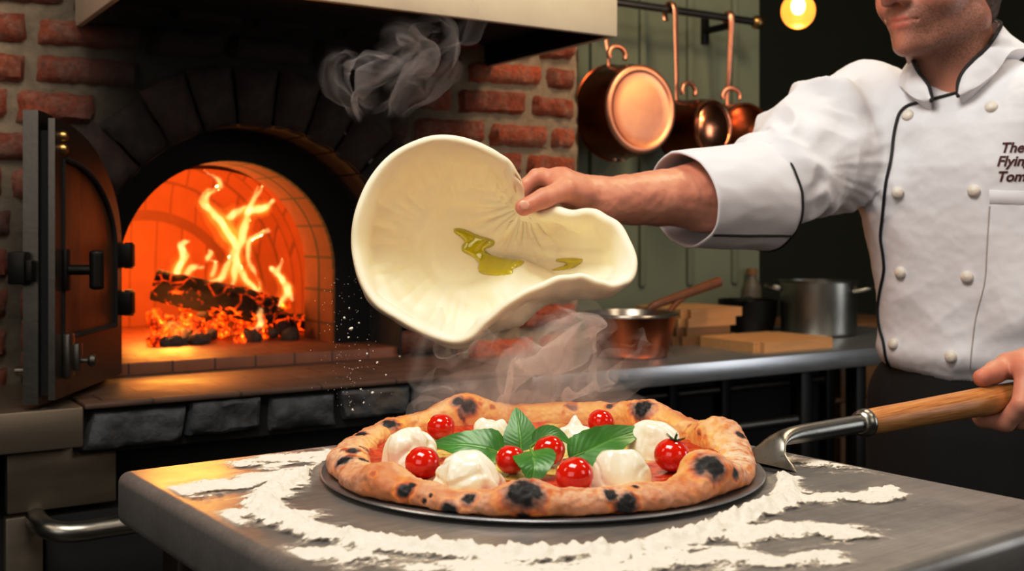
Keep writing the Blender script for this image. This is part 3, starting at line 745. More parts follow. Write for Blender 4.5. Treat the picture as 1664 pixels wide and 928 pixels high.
def hang_pan(px, py, rb_, depth, db, lab, tilt=0, mats=('copper_worn', 'copper_dark'), ear=True, hx_=-.02, dome=0.0):
    c = WP(px, py, db); root = thing('copper_pan', lab, 'pan', WL(c[0], db, c[2]), ANG + tilt, 'copper pans hanging from the rail')
    M_ = Matrix.Rotation(-PI / 2, 4, 'X')     # profile axis z -> local +y (towards the wall)
    ro = rb_ * 1.10
    mb = MB(); mb.lathe([(rb_ * .985, .004), (rb_ * 1.0, .010), (rb_ * 1.04, .03), (ro, depth), (ro + .004, depth + .002), (ro, depth + .005), (ro - .004, depth), (rb_ * .98, .012), (0, .01)], 64, M=M_)
    mb.build('pan_wall', MT[mats[1]], root, smooth=50)
    mb = MB(); mb.lathe([(0, .0015 - dome), (rb_ * .3, .0015 - dome * .9), (rb_ * .6, .0015 - dome * .6), (rb_ * .80, .0015 - dome * .2), (rb_ * .84, .0), (rb_ * .88, -.003), (rb_ * .96, -.003), (rb_, .002), (rb_, .007)], 64, M=M_); mb.build('pan_base', MT[mats[0]], root, smooth=50)
    top = rz - c[2]; dy = RD - db
    hx0 = hx_
    pts = catmull([(hx0 + .008, depth * .9, ro * .96), (hx0 + .008, depth * .9, ro + .03), (hx0 + .007, lerp(depth * .9, dy - .018, .25), lerp(ro, top, .3)), (hx0 + .003, lerp(depth * .9, dy - .018, .75), lerp(ro, top, .75)), (hx0, dy - .018, top), (hx0, dy, top + .019), (hx0, dy + .019, top), (hx0, dy + .016, top - .03)], 60)
    w = np.interp(np.linspace(0, 1, 60), [0, .3, .8, 1], [.006, .0075, .012, .010]); mb = MB(); mb.tube(pts, w, 12, sx=.35, up=(1, 0, 0)); mb.build('strap_handle', MT['copper_worn'], root)
    if ear:
        a = np.linspace(-.15 * PI, 1.15 * PI, 24); mb = MB(); mb.tube(np.stack([hx0 + .027 * np.cos(a), np.full(24, depth * .5), ro + .018 + .022 * np.sin(a)], -1), .0065, 10); mb.build('ear_ring', MT['copper_worn'], root)
    for s in (-1, 1):
        mb = MB(); mb.lathe([(0, .007), (.005, .006), (.0065, .002), (.0065, 0)], 12, M=Matrix.Translation((hx0 + s * .013, depth * .45, ro * -1.03 + .002)) @ Matrix.Rotation(PI, 4, 'X')); mb.build('rivet', MT['copper_worn'], root)
    return root
hang_pan(1043, 177, .114, .115, 2.20, 'largest copper pan on the rail, broad base lit pale pink', 0, hx_=-.035)
hang_pan(1160, 207, .076, .125, 2.21, 'middle copper pan on the rail with a bright spot on its base', .12, ('copper', 'copper_dark'), hx_=-.03, dome=.02)
hang_pan(1212, 208, .072, .11, 2.27, 'smallest copper pan, hanging by the brass knob of the rail', -.35, ('copper_dark', 'copper'), hx_=-.02, dome=.015)

# pendant bulb
pb = P(1297, 18, 2.65)
bl = thing('pendant_lamp', 'glowing amber globe pendant lamp on a thin cord', 'lamp', pb)
m = NT('amber_glass'); MT['amber'] = m.done(m.n('AddShader', i0=m.n('MixShader', i0=.35, i1=m.n('BsdfTransparent', Color=(1, .72, .36)), i2=m.bsdf('#d98a30', .15, 0)), i1=m.n('Emission', Color=(1, .5, .14), Strength=.55)))
m = NT('hot_filament'); MT['filament'] = m.done(m.n('Emission', Color=(1, .72, .36), Strength=28))
mb = MB(); a = np.linspace(-PI / 2, PI / 2 - .35, 24); mb.lathe([(max(.041 * math.cos(x), 0), .043 * math.sin(x)) for x in a], 40); mb.build('glass_globe', MT['amber'], bl, smooth=0)
mb = MB(); a = np.linspace(-PI / 2, PI / 2, 14); mb.lathe([(max(.0165 * math.cos(x), 0), .012 + .021 * math.sin(x)) for x in a], 24); mb.build('bulb', MT['filament'], bl, smooth=0)
mb = MB(); mb.lathe([(0, .075), (.012, .074), (.016, .06), (.016, .036), (0, .034)], 24); mb.build('lamp_socket', MT['brass'], bl)
mb = MB(); mb.tube([(0, 0, .07), (0, 0, 2.75 - pb[2])], .003, 8); mb.build('cord', MT['black'], bl)

# lit wooden shelf on the far wall behind the cook
sh = thing('wooden_shelf', 'warm brown wooden shelf on the dark wall behind the cook', 'shelf', WL(WP(1700, 30, 3.13)[0], 3.13, WP(1700, 30, 3.13)[2]), ANG)
for k, z in enumerate((-.03, .06, .20)):
    mb = MB(); mb.box((-.28, -.12, z), (.6, .115, z + .03), .004); mb.build('shelf_board', MT['wood_dark'], sh)
for u in (-.24, .5):
    mb = MB(); mb.box((u, .05, -.1), (u + .03, .115, .3), .003); mb.build('upright', MT['wood_dark'], sh)
cr = thing('wooden_crate', 'dim wooden crate on the floor past the end of the counter', 'crate', WL(3.0, 2.55, 0), ANG)
for k in range(5):
    mb = MB(); mb.box((-.22, -.18, .30 + k * .11), (.25, -.16, .395 + k * .11), .004); mb.build('crate_slat', MT['wood_dark'], cr)
mb = MB(); mb.box((-.22, -.158, .0), (.25, .2, .86), .004); mb.build('crate_body', MT['wood_dark'], cr)
# ================================================================ work table
TA = math.radians(36.5); e1 = np.array([math.cos(TA), math.sin(TA)]); e2 = np.array([math.sin(TA), -math.cos(TA)])
TL = np.array([-.385, 1.075]); TLEN, TDEP = .605, .642
tab = thing('prep_table', 'thick brushed steel worktable dusted with flour, carrying the pizza', 'table', (TL[0], TL[1], 0), TA)
m = NT('worn_worktop_steel'); co = m.co((2, 60, 60)); n1 = m.noise(4, 5, .6, co); n2 = m.noise(9, 6, .65)
c = m.mix(n1, '#85827e', '#bcb8b2'); c = m.mix(m.ramp(n2, [(.4, 0), (.7, .5)]), c, '#4a4745')
MT['worktop'] = m.done(m.bsdf(c, m.math('ADD', m.math('MULTIPLY', n2, .22), .27), .6, m.bump(n1, .03, .002)))
mb = MB(); mb.box((0, -TDEP, TZ - .052), (TLEN, 0, TZ), .011, 0, 5); mb.build('table_top', MT['worktop'], tab, smooth=50)
for x in (.055, TLEN - .055):
    for y in (-.055, -TDEP + .055):
        mb = MB(); mb.box((x - .022, y - .022, 0), (x + .022, y + .022, TZ - .05), .006); mb.build('leg', MT['steel_dark'], tab)
mb = MB(); mb.box((.06, -TDEP + .06, .25), (TLEN - .06, -.06, .27), .004); mb.build('undershelf', MT['steel_dark'], tab)

# ================================================================ peel
PC = np.array([.029, 1.075]); PR = .212
peel = thing('pizza_peel', 'round steel pizza peel with wooden handle under the baked pizza', 'peel', (PC[0], PC[1], TZ))
PZ = TZ + .0055
mb = MB(); mb.lathe([(0, .0010), (PR - .02, .0010), (PR - .004, .0028), (PR, .0052), (PR - .001, .0066), (PR - .006, .0062), (PR - .02, .0045), (0, .0045)], 128)
mb.build('peel_blade', MT['counter_steel'], peel, smooth=50)
s0 = P(1246, 735, 1.085); s1 = P(1400, 688, 1.18); s2 = P(1668, 640, 1.36)
dirn = (s2 - s1) / np.linalg.norm(s2 - s1); pv = lambda q: np.array(q) - np.array([PC[0], PC[1], TZ])
# neck plate flaring into the round blade, then the rod
sd = np.array([-dirn[1], dirn[0], 0]); sd /= np.linalg.norm(sd); dxy = np.array([dirn[0], dirn[1], 0]); dxy /= np.linalg.norm(dxy)
dxy = np.array([s1[0] - s0[0], s1[1] - s0[1], 0]); dxy /= np.linalg.norm(dxy); sd = np.array([-dxy[1], dxy[0], 0]); q0 = np.array([s0[0], s0[1], TZ]) - dxy * .012
L = np.linalg.norm((s1 - q0)[:2]); rows = []
for t, w, th in [(0, .046, .0016), (.05, .034, .002), (.10, .020, .003), (.17, .0125, .0055), (.30, .0096, .0085), (.55, .0095, .0095), (1.0, .0095, .0095)]:
    hgt = lerp(TZ + .006, s1[2], ss(-.02, .42, t)) if t < .42 else s1[2]
    zt = lerp(TZ + .005, TZ + .010 + (s1[2] - TZ - .010), ss(-.02, .22, t))
    cpt = q0 + dxy * L * t; cpt[2] = zt
    a = np.linspace(0, 2 * PI, 20, endpoint=False); rows.append(cpt + np.cos(a)[:, None] * sd * w + np.sin(a)[:, None] * np.array([0, 0, 1]) * th)
rows = np.array(rows); fine = np.stack([catmull(rows[:, j], 40) for j in range(20)], 1)
mb = MB(); mb.grid(pv(fine), cv=True); mb.build('shaft', MT['steel'], peel, smooth=60)
mb = MB(); mb.tube([pv(s1 - dirn * .004), pv(s1 - dirn * .002), pv(s1 + dirn * .004), pv(s1 + dirn * .008), pv(s1 + dirn * .010)], [.0105, .0135, .0150, .0150, .013], 24); mb.build('ferrule', MT['steel'], peel, smooth=50)
m = NT('bamboo_handle'); wv = m.n('TexNoise', out=0, Vector=m.n('Mapping', Vector=m.n('TexCoord', out=2), Scale=(34, 2.2, 1)), Scale=1, Detail=5, Roughness=.6)
MT['handle'] = m.done(m.bsdf(m.ramp(wv, [(.25, '#8a5424'), (.5, '#c08445'), (.75, '#d9a866')]), .4, 0, m.bump(wv, .12, .002)))
s3 = s2 + dirn * .05; n_ = 50; tt = np.linspace(0, 1, n_); pts = np.array([lerp(s1 + dirn * .009, s3, t) for t in tt])
rr = np.interp(tt, [0, .015, .05, .2, .6, .9, .985, 1], [.0125, .0138, .0142, .0146, .0168, .0172, .015, .008])
mb = MB(); mb.tube(pv(pts), rr, 32); hb = mb.build('wooden_handle', MT['handle'], peel, smooth=60)
uv = hb.data.uv_layers.new(name='UVMap'); co_ = np.array([v.co for v in hb.data.vertices])
axx = (co_ - co_[0]) @ dirn; up_ = np.cross(dirn, sd); an = np.arctan2((co_ - pv(s1)) @ up_, (co_ - pv(s1)) @ sd) / 6.283
for l in hb.data.loops: uv.data[l.index].uv = (abs(an[l.vertex_index]) * 2, axx[l.vertex_index] * 8)

# ================================================================ pizza
piz = thing('pizza', 'freshly baked margherita pizza with leopard-charred puffy crust on the steel peel', 'pizza', (PC[0], PC[1], PZ))
NTH, NPH = 900, 72
th = np.linspace(0, 2 * PI, NTH, endpoint=False)[:, None]; ph = np.linspace(0, 2 * PI, NPH, endpoint=False)[None]
def crust_xyz(thv):    # tube centre radius, width, height as functions of angle
    c = np.stack([np.cos(thv) * 2.2, np.sin(thv) * 2.2, thv * 0 + 3.3], -1)
    c2 = np.stack([np.cos(thv) * 5, np.sin(thv) * 5, thv * 0 + 8.1], -1)
    back = ss(-.3, 1, np.sin(thv))
    Rc = .1875 + .0035 * vn(c) + .0015 * vn(c2); wd = .0172 + .003 * vn(c + 9) + .0015 * vn(c2 + 5); hg = .0172 + .004 * vn(c + 21) + .0025 * vn(c2 + 31) + .0135 * back
    return Rc, wd, hg
def px_on_rim(px, py, z=.03):     # angle of a picture point taken at height z
    a = np.linspace(-PI, PI, 2881); X = PC[0] + .185 * np.cos(a); Y = PC[1] + .185 * np.sin(a); ex = np.abs(832 + F * X / Y - px); ey = np.abs(HY + F * (CAMZ - PZ - z) / Y - py)
    return a[int(np.argmin(ex * 4 + ey))], 0
bubs = [(851, 800, .035, .15, .009, .003), (1152, 752, .045, .15, .019, -.006), (1168, 672, .055, .16, .016, -.002), (1052, 655, .055, .17, .013, 0), (757, 657, .055, .17, .014, 0), (630, 690, .05, .13, .013, 0), (560, 745, .045, .14, .006, 0), (960, 662, .05, .12, .004, 0), (1010, 812, .04, .2, .003, 0)]
Rc, wd, hg = crust_xyz(th)
for px, py, z, wth, amp, dr in bubs:
    a, _ = px_on_rim(px, py, z); dlt = (th - a + PI) % (2 * PI) - PI; g = np.exp(-(dlt / wth) ** 2)
    hg = hg + amp * g; wd = wd + amp * .35 * g; Rc = Rc + dr * g
# pinch creases
for px, py in ((580, 800), (1100, 820), (620, 700), (1205, 735)):
    a, _ = px_on_rim(px, py, .02); dlt = (th - a + PI) % (2 * PI) - PI; g = np.exp(-(dlt / .012) ** 2); hg = hg - .003 * g; wd = wd - .002 * g
cs, sn = np.cos(ph), np.sin(ph)
sgn = lambda x, p: np.sign(x) * np.abs(x) ** p
rad = Rc + wd * sgn(cs, .9); zz = np.where(sn > 0, hg * .42 + hg * .58 * sgn(sn, .85), hg * .42 + hg * .42 * sgn(sn, .6))
G = np.stack([rad * np.cos(th), rad * np.sin(th), zz], -1)
nrm = np.stack([cs * np.cos(th), cs * np.sin(th), sn + 0 * th], -1)
G = G + nrm * (.0016 * fbm(G * 60, 3) + .0007 * fbm(G * 220, 2))[..., None]
G[..., 2] = np.maximum(G[..., 2], 0.0)
V = G.reshape(-1, 3)
mbc = MB(); mbc.grid(G, cu=True, cv=True, flip=True)
tmp = BVHTree.FromPolygons([Vector(v + np.array([PC[0], PC[1], PZ])) for v in V], mbc.f)
spots = [(632, 687, 9), (585, 705, 8), (588, 727, 4), (573, 733, 6), (559, 747, 11), (591, 747, 7), (521, 761, 5), (529, 779, 4), (657, 796, 9), (668, 789, 6), (620, 817, 8), (730, 829, 9), (762, 809, 9), (851, 797, 21), (851, 840, 8), (761, 661, 9), (744, 650, 7), (1044, 661, 12), (1076, 648, 6), (1154, 672, 13), (1163, 668, 9), (1203, 707, 6), (1208, 708, 5), (1153, 753, 18), (1164, 758, 13), (1195, 769, 7), (1016, 823, 12), (1022, 812, 8), (992, 802, 9), (1034, 791, 5), (545, 800, 3), (700, 805, 3), (1230, 760, 3), (990, 660, 4), (690, 815, 4)]
browns = [(606, 771, 10), (661, 817, 9), (753, 677, 10), (1067, 666, 8), (1136, 701, 6), (800, 660, 8), (1090, 665, 9), (1180, 690, 7), (720, 690, 9), (1000, 655, 10), (930, 658, 14), (640, 705, 8), (600, 735, 8), (1120, 690, 7), (1180, 745, 9), (850, 822, 12), (1000, 830, 8), (560, 730, 12), (780, 655, 8), (540, 770, 6)]
char = np.zeros(len(V)); toast = np.zeros(len(V)); dent = np.zeros(len(V))
Vw = V + np.array([PC[0], PC[1], PZ])
wob = fbm(V * 130, 3)
for px, py, r in spots:
    h_ = hit(tmp, px, py)
    if h_ is None: continue
    d = np.linalg.norm(Vw - h_[0], axis=1); rm = 1.35 * r * h_[0][1] / F
    x = d / rm + .30 * wob
    char = np.maximum(char, 1 - ss(.80, 1.05, x)); toast = np.maximum(toast, (1 - ss(.9, 2.3, x)) * (1.0 if r > 5 else .7)); dent = np.maximum(dent, 1 - ss(.5, 1.2, x))
for px, py, r in browns:
    h_ = hit(tmp, px, py)
    if h_ is None: continue
    d = np.linalg.norm(Vw - h_[0], axis=1); x = d / (r * h_[0][1] / F) + .6 * wob
    toast = np.maximum(toast, .8 * (1 - ss(.3, 1.3, x)))
inner = np.broadcast_to(np.clip(-cs, 0, 1), (NTH, NPH)).ravel()
toast = np.clip(toast + .75 * ss(.10, .70, fbm(V * 55 + 4, 3)) * (.35 + .65 * inner), 0, 1)
flo = ss(-.35, .6, fbm(V * 26 + 40, 3)) * np.broadcast_to(ss(-.6, .7, sn + .35 * cs), (NTH, NPH)).ravel()
thf = np.broadcast_to(th, (NTH, NPH)).ravel()
for px, py, wth in ((960, 815, .42), (560, 780, .5), (1225, 720, .55)):
    a, _ = px_on_rim(px, py, .03); dlt = (thf - a + PI) % (2 * PI) - PI
    flo = np.maximum(flo * .8, np.exp(-(dlt / wth) ** 2) * ss(-.35, .35, fbm(V * 110, 3) + .25) * np.broadcast_to(ss(-.35, .8, sn + .2 * cs), (NTH, NPH)).ravel())
V2 = V + nrm.reshape(-1, 3) * (dent * (.0004 + .0011 * fbm(V * 260, 2)) - .0006 * dent)[:, None]
mbc.v = [V2]
m = NT('blistered_crust'); ch = m.attr('char'); to = m.attr('toast'); fl = m.attr('flour'); inn_ = m.attr('inner')
n1 = m.noise(150, 5, .6); n2 = m.noise(38, 4, .6)
base = m.mix(n2, '#a9602f', '#d08c54'); base = m.mix(inn_, base, '#e8b062')
c = m.mix(m.ramp(to, [(.1, 0), (.45, .75), (1, 1)]), base, m.ramp(to, [(.3, '#e79a36'), (.65, '#c4611c'), (1, '#5b260d')]))
c = m.mix(m.math('MULTIPLY', fl, m.ramp(n1, [(.3, .40), (.62, .92)])), c, '#e2c9b4')
c = m.mix(m.math('MULTIPLY', ch, m.math('SUBTRACT', 1.0, m.math('MULTIPLY', fl, m.ramp(n1, [(.54, 0), (.64, .10)])))), c, '#050303')
rg = m.math('ADD', .62, m.math('MULTIPLY', ch, -.05))
MT['crust'] = m.done(m.bsdf(c, rg, 0, m.bump(m.math('ADD', n1, m.math('MULTIPLY', n2, .6)), .3, .003), Subsurface_Weight=.0))
mbc.build('crust', MT['crust'], piz, attrs={'char': char, 'toast': toast, 'flour': np.clip(flo, 0, 1), 'inner': inner ** .7}, smooth=0)
# sauced centre
nr, nt = 70, 220; r_ = np.linspace(0, .182, nr)[:, None]; t_ = np.linspace(0, 2 * PI, nt, endpoint=False)[None]
X_, Y_ = r_ * np.cos(t_), r_ * np.sin(t_); q = np.stack([X_, Y_, X_ * 0], -1)
Z_ = .010 + .0022 * fbm(q * 45, 4) + .003 * ss(.14, .178, r_)
mb = MB(); mb.grid(np.stack([X_, Y_, Z_], -1), cv=True)
edge = ss(.075, .15, r_) + 0 * t_; ch_ = np.clip(edge + .8 * fbm(q * 22 + 5, 3), 0, 1)
m = NT('tomato_sauce_and_cheese'); sa = m.attr('sauce'); n1 = m.noise(75, 6, .65); n2 = m.noise(22, 4, .6, None, 1.5)
c = m.ramp(n2, [(.28, '#8b8a2c'), (.42, '#c9b65a'), (.55, '#e6cf86'), (.7, '#a79a3c')])
s_ = m.ramp(n1, [(.3, '#7e1606'), (.52, '#c2330c'), (.72, '#d9742a')])
c = m.mix(m.ramp(sa, [(.3, 0), (.6, 1)]), c, s_)
MT['sauce'] = m.done(m.bsdf(c, .22, 0, m.bump(n1, .5, .004), Coat_Weight=.4, Coat_Roughness=.08))
mb.build('sauce_and_cheese', MT['sauce'], piz, attrs={'sauce': ch_.ravel()}, smooth=0)
SZ = PZ + .011
def on_sauce(px, py, z=0):
    Y = (CAMZ - SZ - z) * F / (py - HY); return np.array([(px - 832) / F * Y, Y, SZ + z])
# tomatoes
m = NT('tomato_skin'); lw = m.noise(9, 3)
MT['tomato'] = m.done(m.bsdf(m.mix(lw, '#c01206', '#dd2a0c'), .12, 0, Subsurface_Weight=.15, Subsurface_Radius=(.6, .1, .05), Subsurface_Scale=.006, Coat_Weight=.5, Coat_Roughness=.05))
MT['calyx'] = simple('tomato_calyx', '#2c4d16', .5, 0, .3, 60)
def tomato_mesh():
    a = np.linspace(-PI / 2, PI / 2, 40); pr = [(max(math.cos(x), 0), .93 * math.sin(x) - .06 * math.exp(-((x - PI / 2) / .25) ** 2)) for x in a]
    mb = MB(); mb.lathe(pr, 56); return mb.build('cherry_tomato', MT['tomato'], smooth=0)
toms = [(686, 781, 58, 'cherry tomato resting beside the lower white mozzarella lump at the front'), (934, 803, 63, 'biggest cherry tomato at the front, below the basil sprig'), (1093, 768, 58, 'cherry tomato wearing its green star-shaped calyx'), (830, 771, 50, 'cherry tomato squeezed between the wide basil leaf and the hanging front leaf'), (893, 757, 52, 'cherry tomato lying under the small curled basil leaf'), (716, 716, 46, 'cherry tomato at the back next to the charred crust bubble, beside the folded mozzarella'), (977, 706, 43, 'pale steamy cherry tomato at the very back of the pizza')]
t0 = tomato_mesh()
for i, (px, py, dpx, lab) in enumerate(toms):
    b = on_sauce(px, py); r = dpx / 2 * b[1] / F; b[1] += r * .5; b = on_sauce(px, py) + [0, r * .35, 0]
    o = t0 if i == 0 else t0.copy()
    if i: COL.objects.link(o)
    o.location = b + [0, 0, r * .90]; o.scale = (r,) * 3; o.rotation_euler = (.25 * math.sin(i * 5), .2 * math.cos(i * 3), i); tag(o, lab, 'tomato', 'cherry tomatoes on the pizza')
    if i == 2:
        o.rotation_euler = (.12, .18, 0)
        mb = MB(); mb.tube(catmull([(0, 0, .86), (.02, 0, 1.0), (.06, .0, 1.25)], 8), [.06, .055, .05, .05, .05, .05, .05, .06], 8)
        for k in range(6):
            a = k * PI / 3 + .3; rr = np.linspace(0, 1, 9); e = np.array([math.cos(a), math.sin(a)]); w = .10 * np.sin(PI * np.clip(rr * .9 + .1, 0, 1)) ** .8 * (1 - rr * .6)
            rad_ = rr * .62; zc = .88 + .10 * rr + .22 * rr ** 2 * (1 if k % 2 else .5)
            L_ = np.stack([rad_ * e[0] - e[1] * w, rad_ * e[1] + e[0] * w, zc + .02], -1); C_ = np.stack([rad_ * e[0], rad_ * e[1], zc], -1); R_ = np.stack([rad_ * e[0] + e[1] * w, rad_ * e[1] - e[0] * w, zc + .02], -1)
            mb.grid(np.stack([L_, C_, R_], 1)); mb.grid(np.stack([L_, C_, R_], 1) - [0, 0, .02], flip=True)
        mb.build('calyx', MT['calyx'], o, smooth=0)
# mozzarella
m = NT('fresh_mozzarella'); n1 = m.noise(40, 4, .6)
MT['mozz'] = m.done(m.bsdf(m.mix(n1, '#efe3c8', '#fbf4e2'), .22, 0, m.bump(m.noise(90, 4, .6, m.co((1, 1, 2.5))), .12, .003), Subsurface_Weight=.25, Subsurface_Radius=(1, .8, .6), Subsurface_Scale=.006, Coat_Weight=.3, Coat_Roughness=.1))
def mozz(px, py, wpx, hpx, dep, seed, lab, fold=0.3, peak=0, rot=0, sharp=1.0):
    b = on_sauce(px, py); sc = b[1] / F; w = wpx / 2 * sc; h = hpx * sc; d = dep / 2 * sc
    nu, nv = 90, 150; a = np.linspace(0, PI / 2, nu)[:, None]; t = np.linspace(0, 2 * PI, nv, endpoint=False)[None]
    # torn, folded lump: superellipse dome with draped pleats
    pl = vn(np.stack([np.cos(t) * 1.3 + 0 * a, np.sin(t) * 1.3 + 0 * a, 0 * t + seed + a * .9], -1))
    pl2 = vn(np.stack([np.cos(t) * 3.2 + 0 * a, np.sin(t) * 3.2 + 0 * a, 0 * t + seed * 2 + a * .6], -1))
    rho = np.cos(a) ** .55 * (1 + fold * .5 * pl + fold * .17 * pl2)
    zz = np.sin(a) ** .9 * (1 + .25 * vn(np.stack([rho * np.cos(t) * 1.5, rho * np.sin(t) * 1.5, 0 * t + seed * 3 + 0 * a], -1)))
    zz = zz + peak * np.exp(-((rho * np.cos(t) - .1) ** 2 + (rho * np.sin(t)) ** 2) / .06)
    X = rho * np.cos(t); Y = rho * np.sin(t)
    cr = np.abs(vn(np.stack([X * .9 + zz * .4, Y * 1.0, zz * 1.3 + seed * 5], -1)))
    s_in = 1 - .10 * fold * (1 - ss(0, .30, cr))
    G = np.stack([X * w * s_in, Y * d * s_in, zz * h * s_in - .002], -1)
    mb = MB(); mb.grid(G, cv=True, flip=False)
    o = mb.build('mozzarella_piece', MT['mozz'], smooth=0); o.location = b + [0, d * .75, 0]; o.rotation_euler[2] = rot; tag(o, lab, 'cheese', 'mozzarella pieces on the pizza'); return o
mozz(760, 799, 112, 56, 85, 1.3, 'ragged mozzarella lump at the front, between the lower two cherry tomatoes and the crust', .55, .12)
mozz(1012, 797, 104, 60, 80, 4.1, 'smooth domed mozzarella lump beside the biggest cherry tomato', .22)
mozz(665, 757, 86, 55, 70, 7.7, 'folded mozzarella piece nearest the oven door, behind a cherry tomato', .5)
mozz(797, 727, 68, 46, 60, 9.2, 'rounded mozzarella piece behind the upright basil leaf', .3)
mozz(933, 728, 80, 34, 65, 12.4, 'pointed mozzarella piece at the back, between basil leaves', .4, .55)
mozz(1066, 745, 90, 55, 70, 15.8, 'mozzarella piece half hidden under the tip of the big basil leaf', .3)
# basil
m = NT('basil_leaf'); ve = m.attr('vein'); n1 = m.noise(50, 4)
c = m.mix(n1, '#285c18', '#4c8f2c'); c = m.mix(m.math('MULTIPLY', ve, .65), c, '#7fae52')
MT['basil'] = m.done(m.n('AddShader', i0=m.bsdf(c, .38, 0, m.bump(n1, .2, .002), Coat_Weight=.15, Coat_Roughness=.25), i1=m.n('BsdfTranslucent', Color=(.03, .08, .01))))
MT['stem'] = simple('basil_stem', '#6d9a3c', .45, 0, .2, 40)
def leaf(pts, width, up, lab, cup=.25, curl=0.0, seed=0):
    """pts: midrib points base to tip (world); up: the direction the face looks"""
    n, k = 56, 33; mid = catmull(pts, n); T = np.gradient(mid, axis=0); T /= np.linalg.norm(T, axis=1)[:, None]
    up = np.array(up, float); S = np.cross(T, up); S /= np.linalg.norm(S, axis=1)[:, None]; N = np.cross(S, T)
    t = np.linspace(0, 1, n); w = width / 2 * (np.sin(PI * t ** .74) ** .92) * (1 - .22 * t) * 1.16 + 1e-5
    x = np.linspace(-1, 1, k)
    ax = np.abs(x)
    veinph = (t[:, None] * 5.0 - ax[None] * 1.4); vf = np.abs((veinph % 1) - .5) * 2        # 0 at crest
    vein = (1 - ss(.0, .22, 1 - vf)) * 0 + ss(.82, 1.0, vf) * (1 - .5 * ax[None])
    mid_v = np.exp(-(ax / .045) ** 2)[None] * (1 - .4 * t[:, None]); vein = np.maximum(vein * .42, mid_v)
    quilt = np.sin(PI * (1 - vf)) * .0004 * np.sin(PI * np.clip(ax, 0, 1))[None] * (w / w.max())[:, None]
    off = cup * w[:, None] * (ax[None] ** 1.6) - .0007 * mid_v - quilt * -1 + curl * w[:, None] * np.sin(t * 9 + seed)[:, None] * ax[None] ** 2 * .25
    # serration
    ed = 1 + .02 * np.sin(t * 60)[:, None] * (ax[None] > .97)
    G = mid[:, None] + S[:, None] * (x[None] * w[:, None] * ed)[..., None] + N[:, None] * off[..., None]
    mb = MB(); mb.grid(G); mb.grid(G - N[:, None] * .0006, flip=True)
    o0 = mid[0]
    mb.v = [v - o0 for v in mb.v]
    o = mb.build('basil_leaf', MT['basil'], attrs={'vein': np.concatenate([vein.ravel()] * 2)}, smooth=0); o.location = o0; tag(o, lab, 'leaf', 'basil leaves on the pizza')
    st = catmull([pts[0] - o0 - (np.array(pts[1]) - pts[0]) * .35, pts[0] - o0, np.array(pts[1]) - o0], 8); mb = MB(); mb.tube(st, [.0014, .0014, .0013, .0012, .001, .0009, .0007, .0005], 8); mb.build('leaf_stem', MT['stem'], o)
    return o
LY = 1.06
leaf([P(847, 733, 1.055), P(846, 715, 1.06), P(843, 690, 1.07), P(838, 662, 1.085)], 54 * 1.06 / F, (-.1, -1, .35), 'upright pointed basil leaf at the centre of the pizza', .12)
leaf([P(818, 738, 1.045), P(790, 728, 1.045), P(750, 722, 1.05), P(700, 722, 1.06)], 66 * 1.05 / F, (.05, -.72, .7), 'wide basil leaf pointing towards the oven, draped over mozzarella', .14, .5)
leaf([P(864, 733, .985), P(868, 742, .972), P(868, 762, .960), P(863, 788, .955)], 66 * .97 / F, (0, -.75, .65), 'rounded basil leaf hanging down towards the front crust', .10)
leaf([P(925, 745, 1.03), P(950, 735, 1.035), P(1000, 712, 1.05), P(1053, 695, 1.075)], 64 * 1.05 / F, (.1, -.75, .65), 'long basil leaf pointing towards the peel handle', .14, .4, 2)
leaf([P(868, 722, 1.03), P(885, 708, 1.03), P(905, 708, 1.028), P(930, 724, 1.025)], 30 * 1.03 / F, (0, -.55, .8), 'small curled basil leaf above the half-hidden tomato', .5, .2, 1)
leaf([P(883, 715, 1.075), P(886, 706, 1.078), P(894, 700, 1.08), P(906, 703, 1.085)], 20 * 1.06 / F, (.2, -.8, .5), 'tiny basil shoot peeking up behind the small curled leaf', .3)

# ================================================================ flour on the table
step = .0024
gx = np.arange(-.42, .56, step); gy = np.arange(.70, 1.46, step); GX, GY = np.meshgrid(gx, gy, indexing='ij')
def plane_pt(px, py): Y = (CAMZ - TZ) * F / (py - HY); return np.array([(px - 832) / F * Y, Y])
rho = np.hypot(GX - PC[0], GY - PC[1]); q = np.stack([GX, GY, 0 * GX], -1)
ang = np.arctan2(GY - PC[1], GX - PC[0])
hgt = np.zeros_like(GX); cov = np.zeros_like(GX)
def blob(px, py, rx, ry, h, c, rot=0):
    global hgt, cov
    b = plane_pt(px, py); dx, dy = GX - b[0], GY - b[1]; a = math.radians(rot); u = dx * math.cos(a) + dy * math.sin(a); v = -dx * math.sin(a) + dy * math.cos(a)
    g = np.exp(-((u / rx) ** 2 + (v / ry) ** 2)); hgt = np.maximum(hgt, h * g); cov = np.maximum(cov, c * g * 1.25)
def path(pts, wdt, h, c, n=60):
    global hgt, cov
    p = catmull(np.array([plane_pt(*x) for x in pts]), n)
    d = np.min(np.stack([np.hypot(GX - a[0], GY - a[1]) for a in p]), 0)
    d = d + .006 * fbm(q * 40, 3)
    hgt = np.maximum(hgt, h * np.exp(-(d / wdt) ** 2)); cov = np.maximum(cov, c * 1.3 * np.exp(-(d / (wdt * 1.5)) ** 2))
path([(500, 775), (450, 795), (425, 822), (470, 852), (560, 876), (680, 892), (800, 902), (920, 905), (1040, 895), (1130, 874), (1195, 850), (1240, 828), (1278, 805), (1265, 780)], .0135, .0085, .95, 110)
path([(290, 800), (360, 790), (430, 780), (500, 768)], .020, .003, .9)
path([(345, 855), (400, 838), (470, 842)], .018, .005, .85)
path([(430, 750), (500, 745), (560, 740)], .03, .0015, .75)
path([(1250, 750), (1320, 752), (1380, 757)], .025, .0015, .6)
path([(1280, 812), (1370, 810), (1450, 808)], .013, .0035, .9)
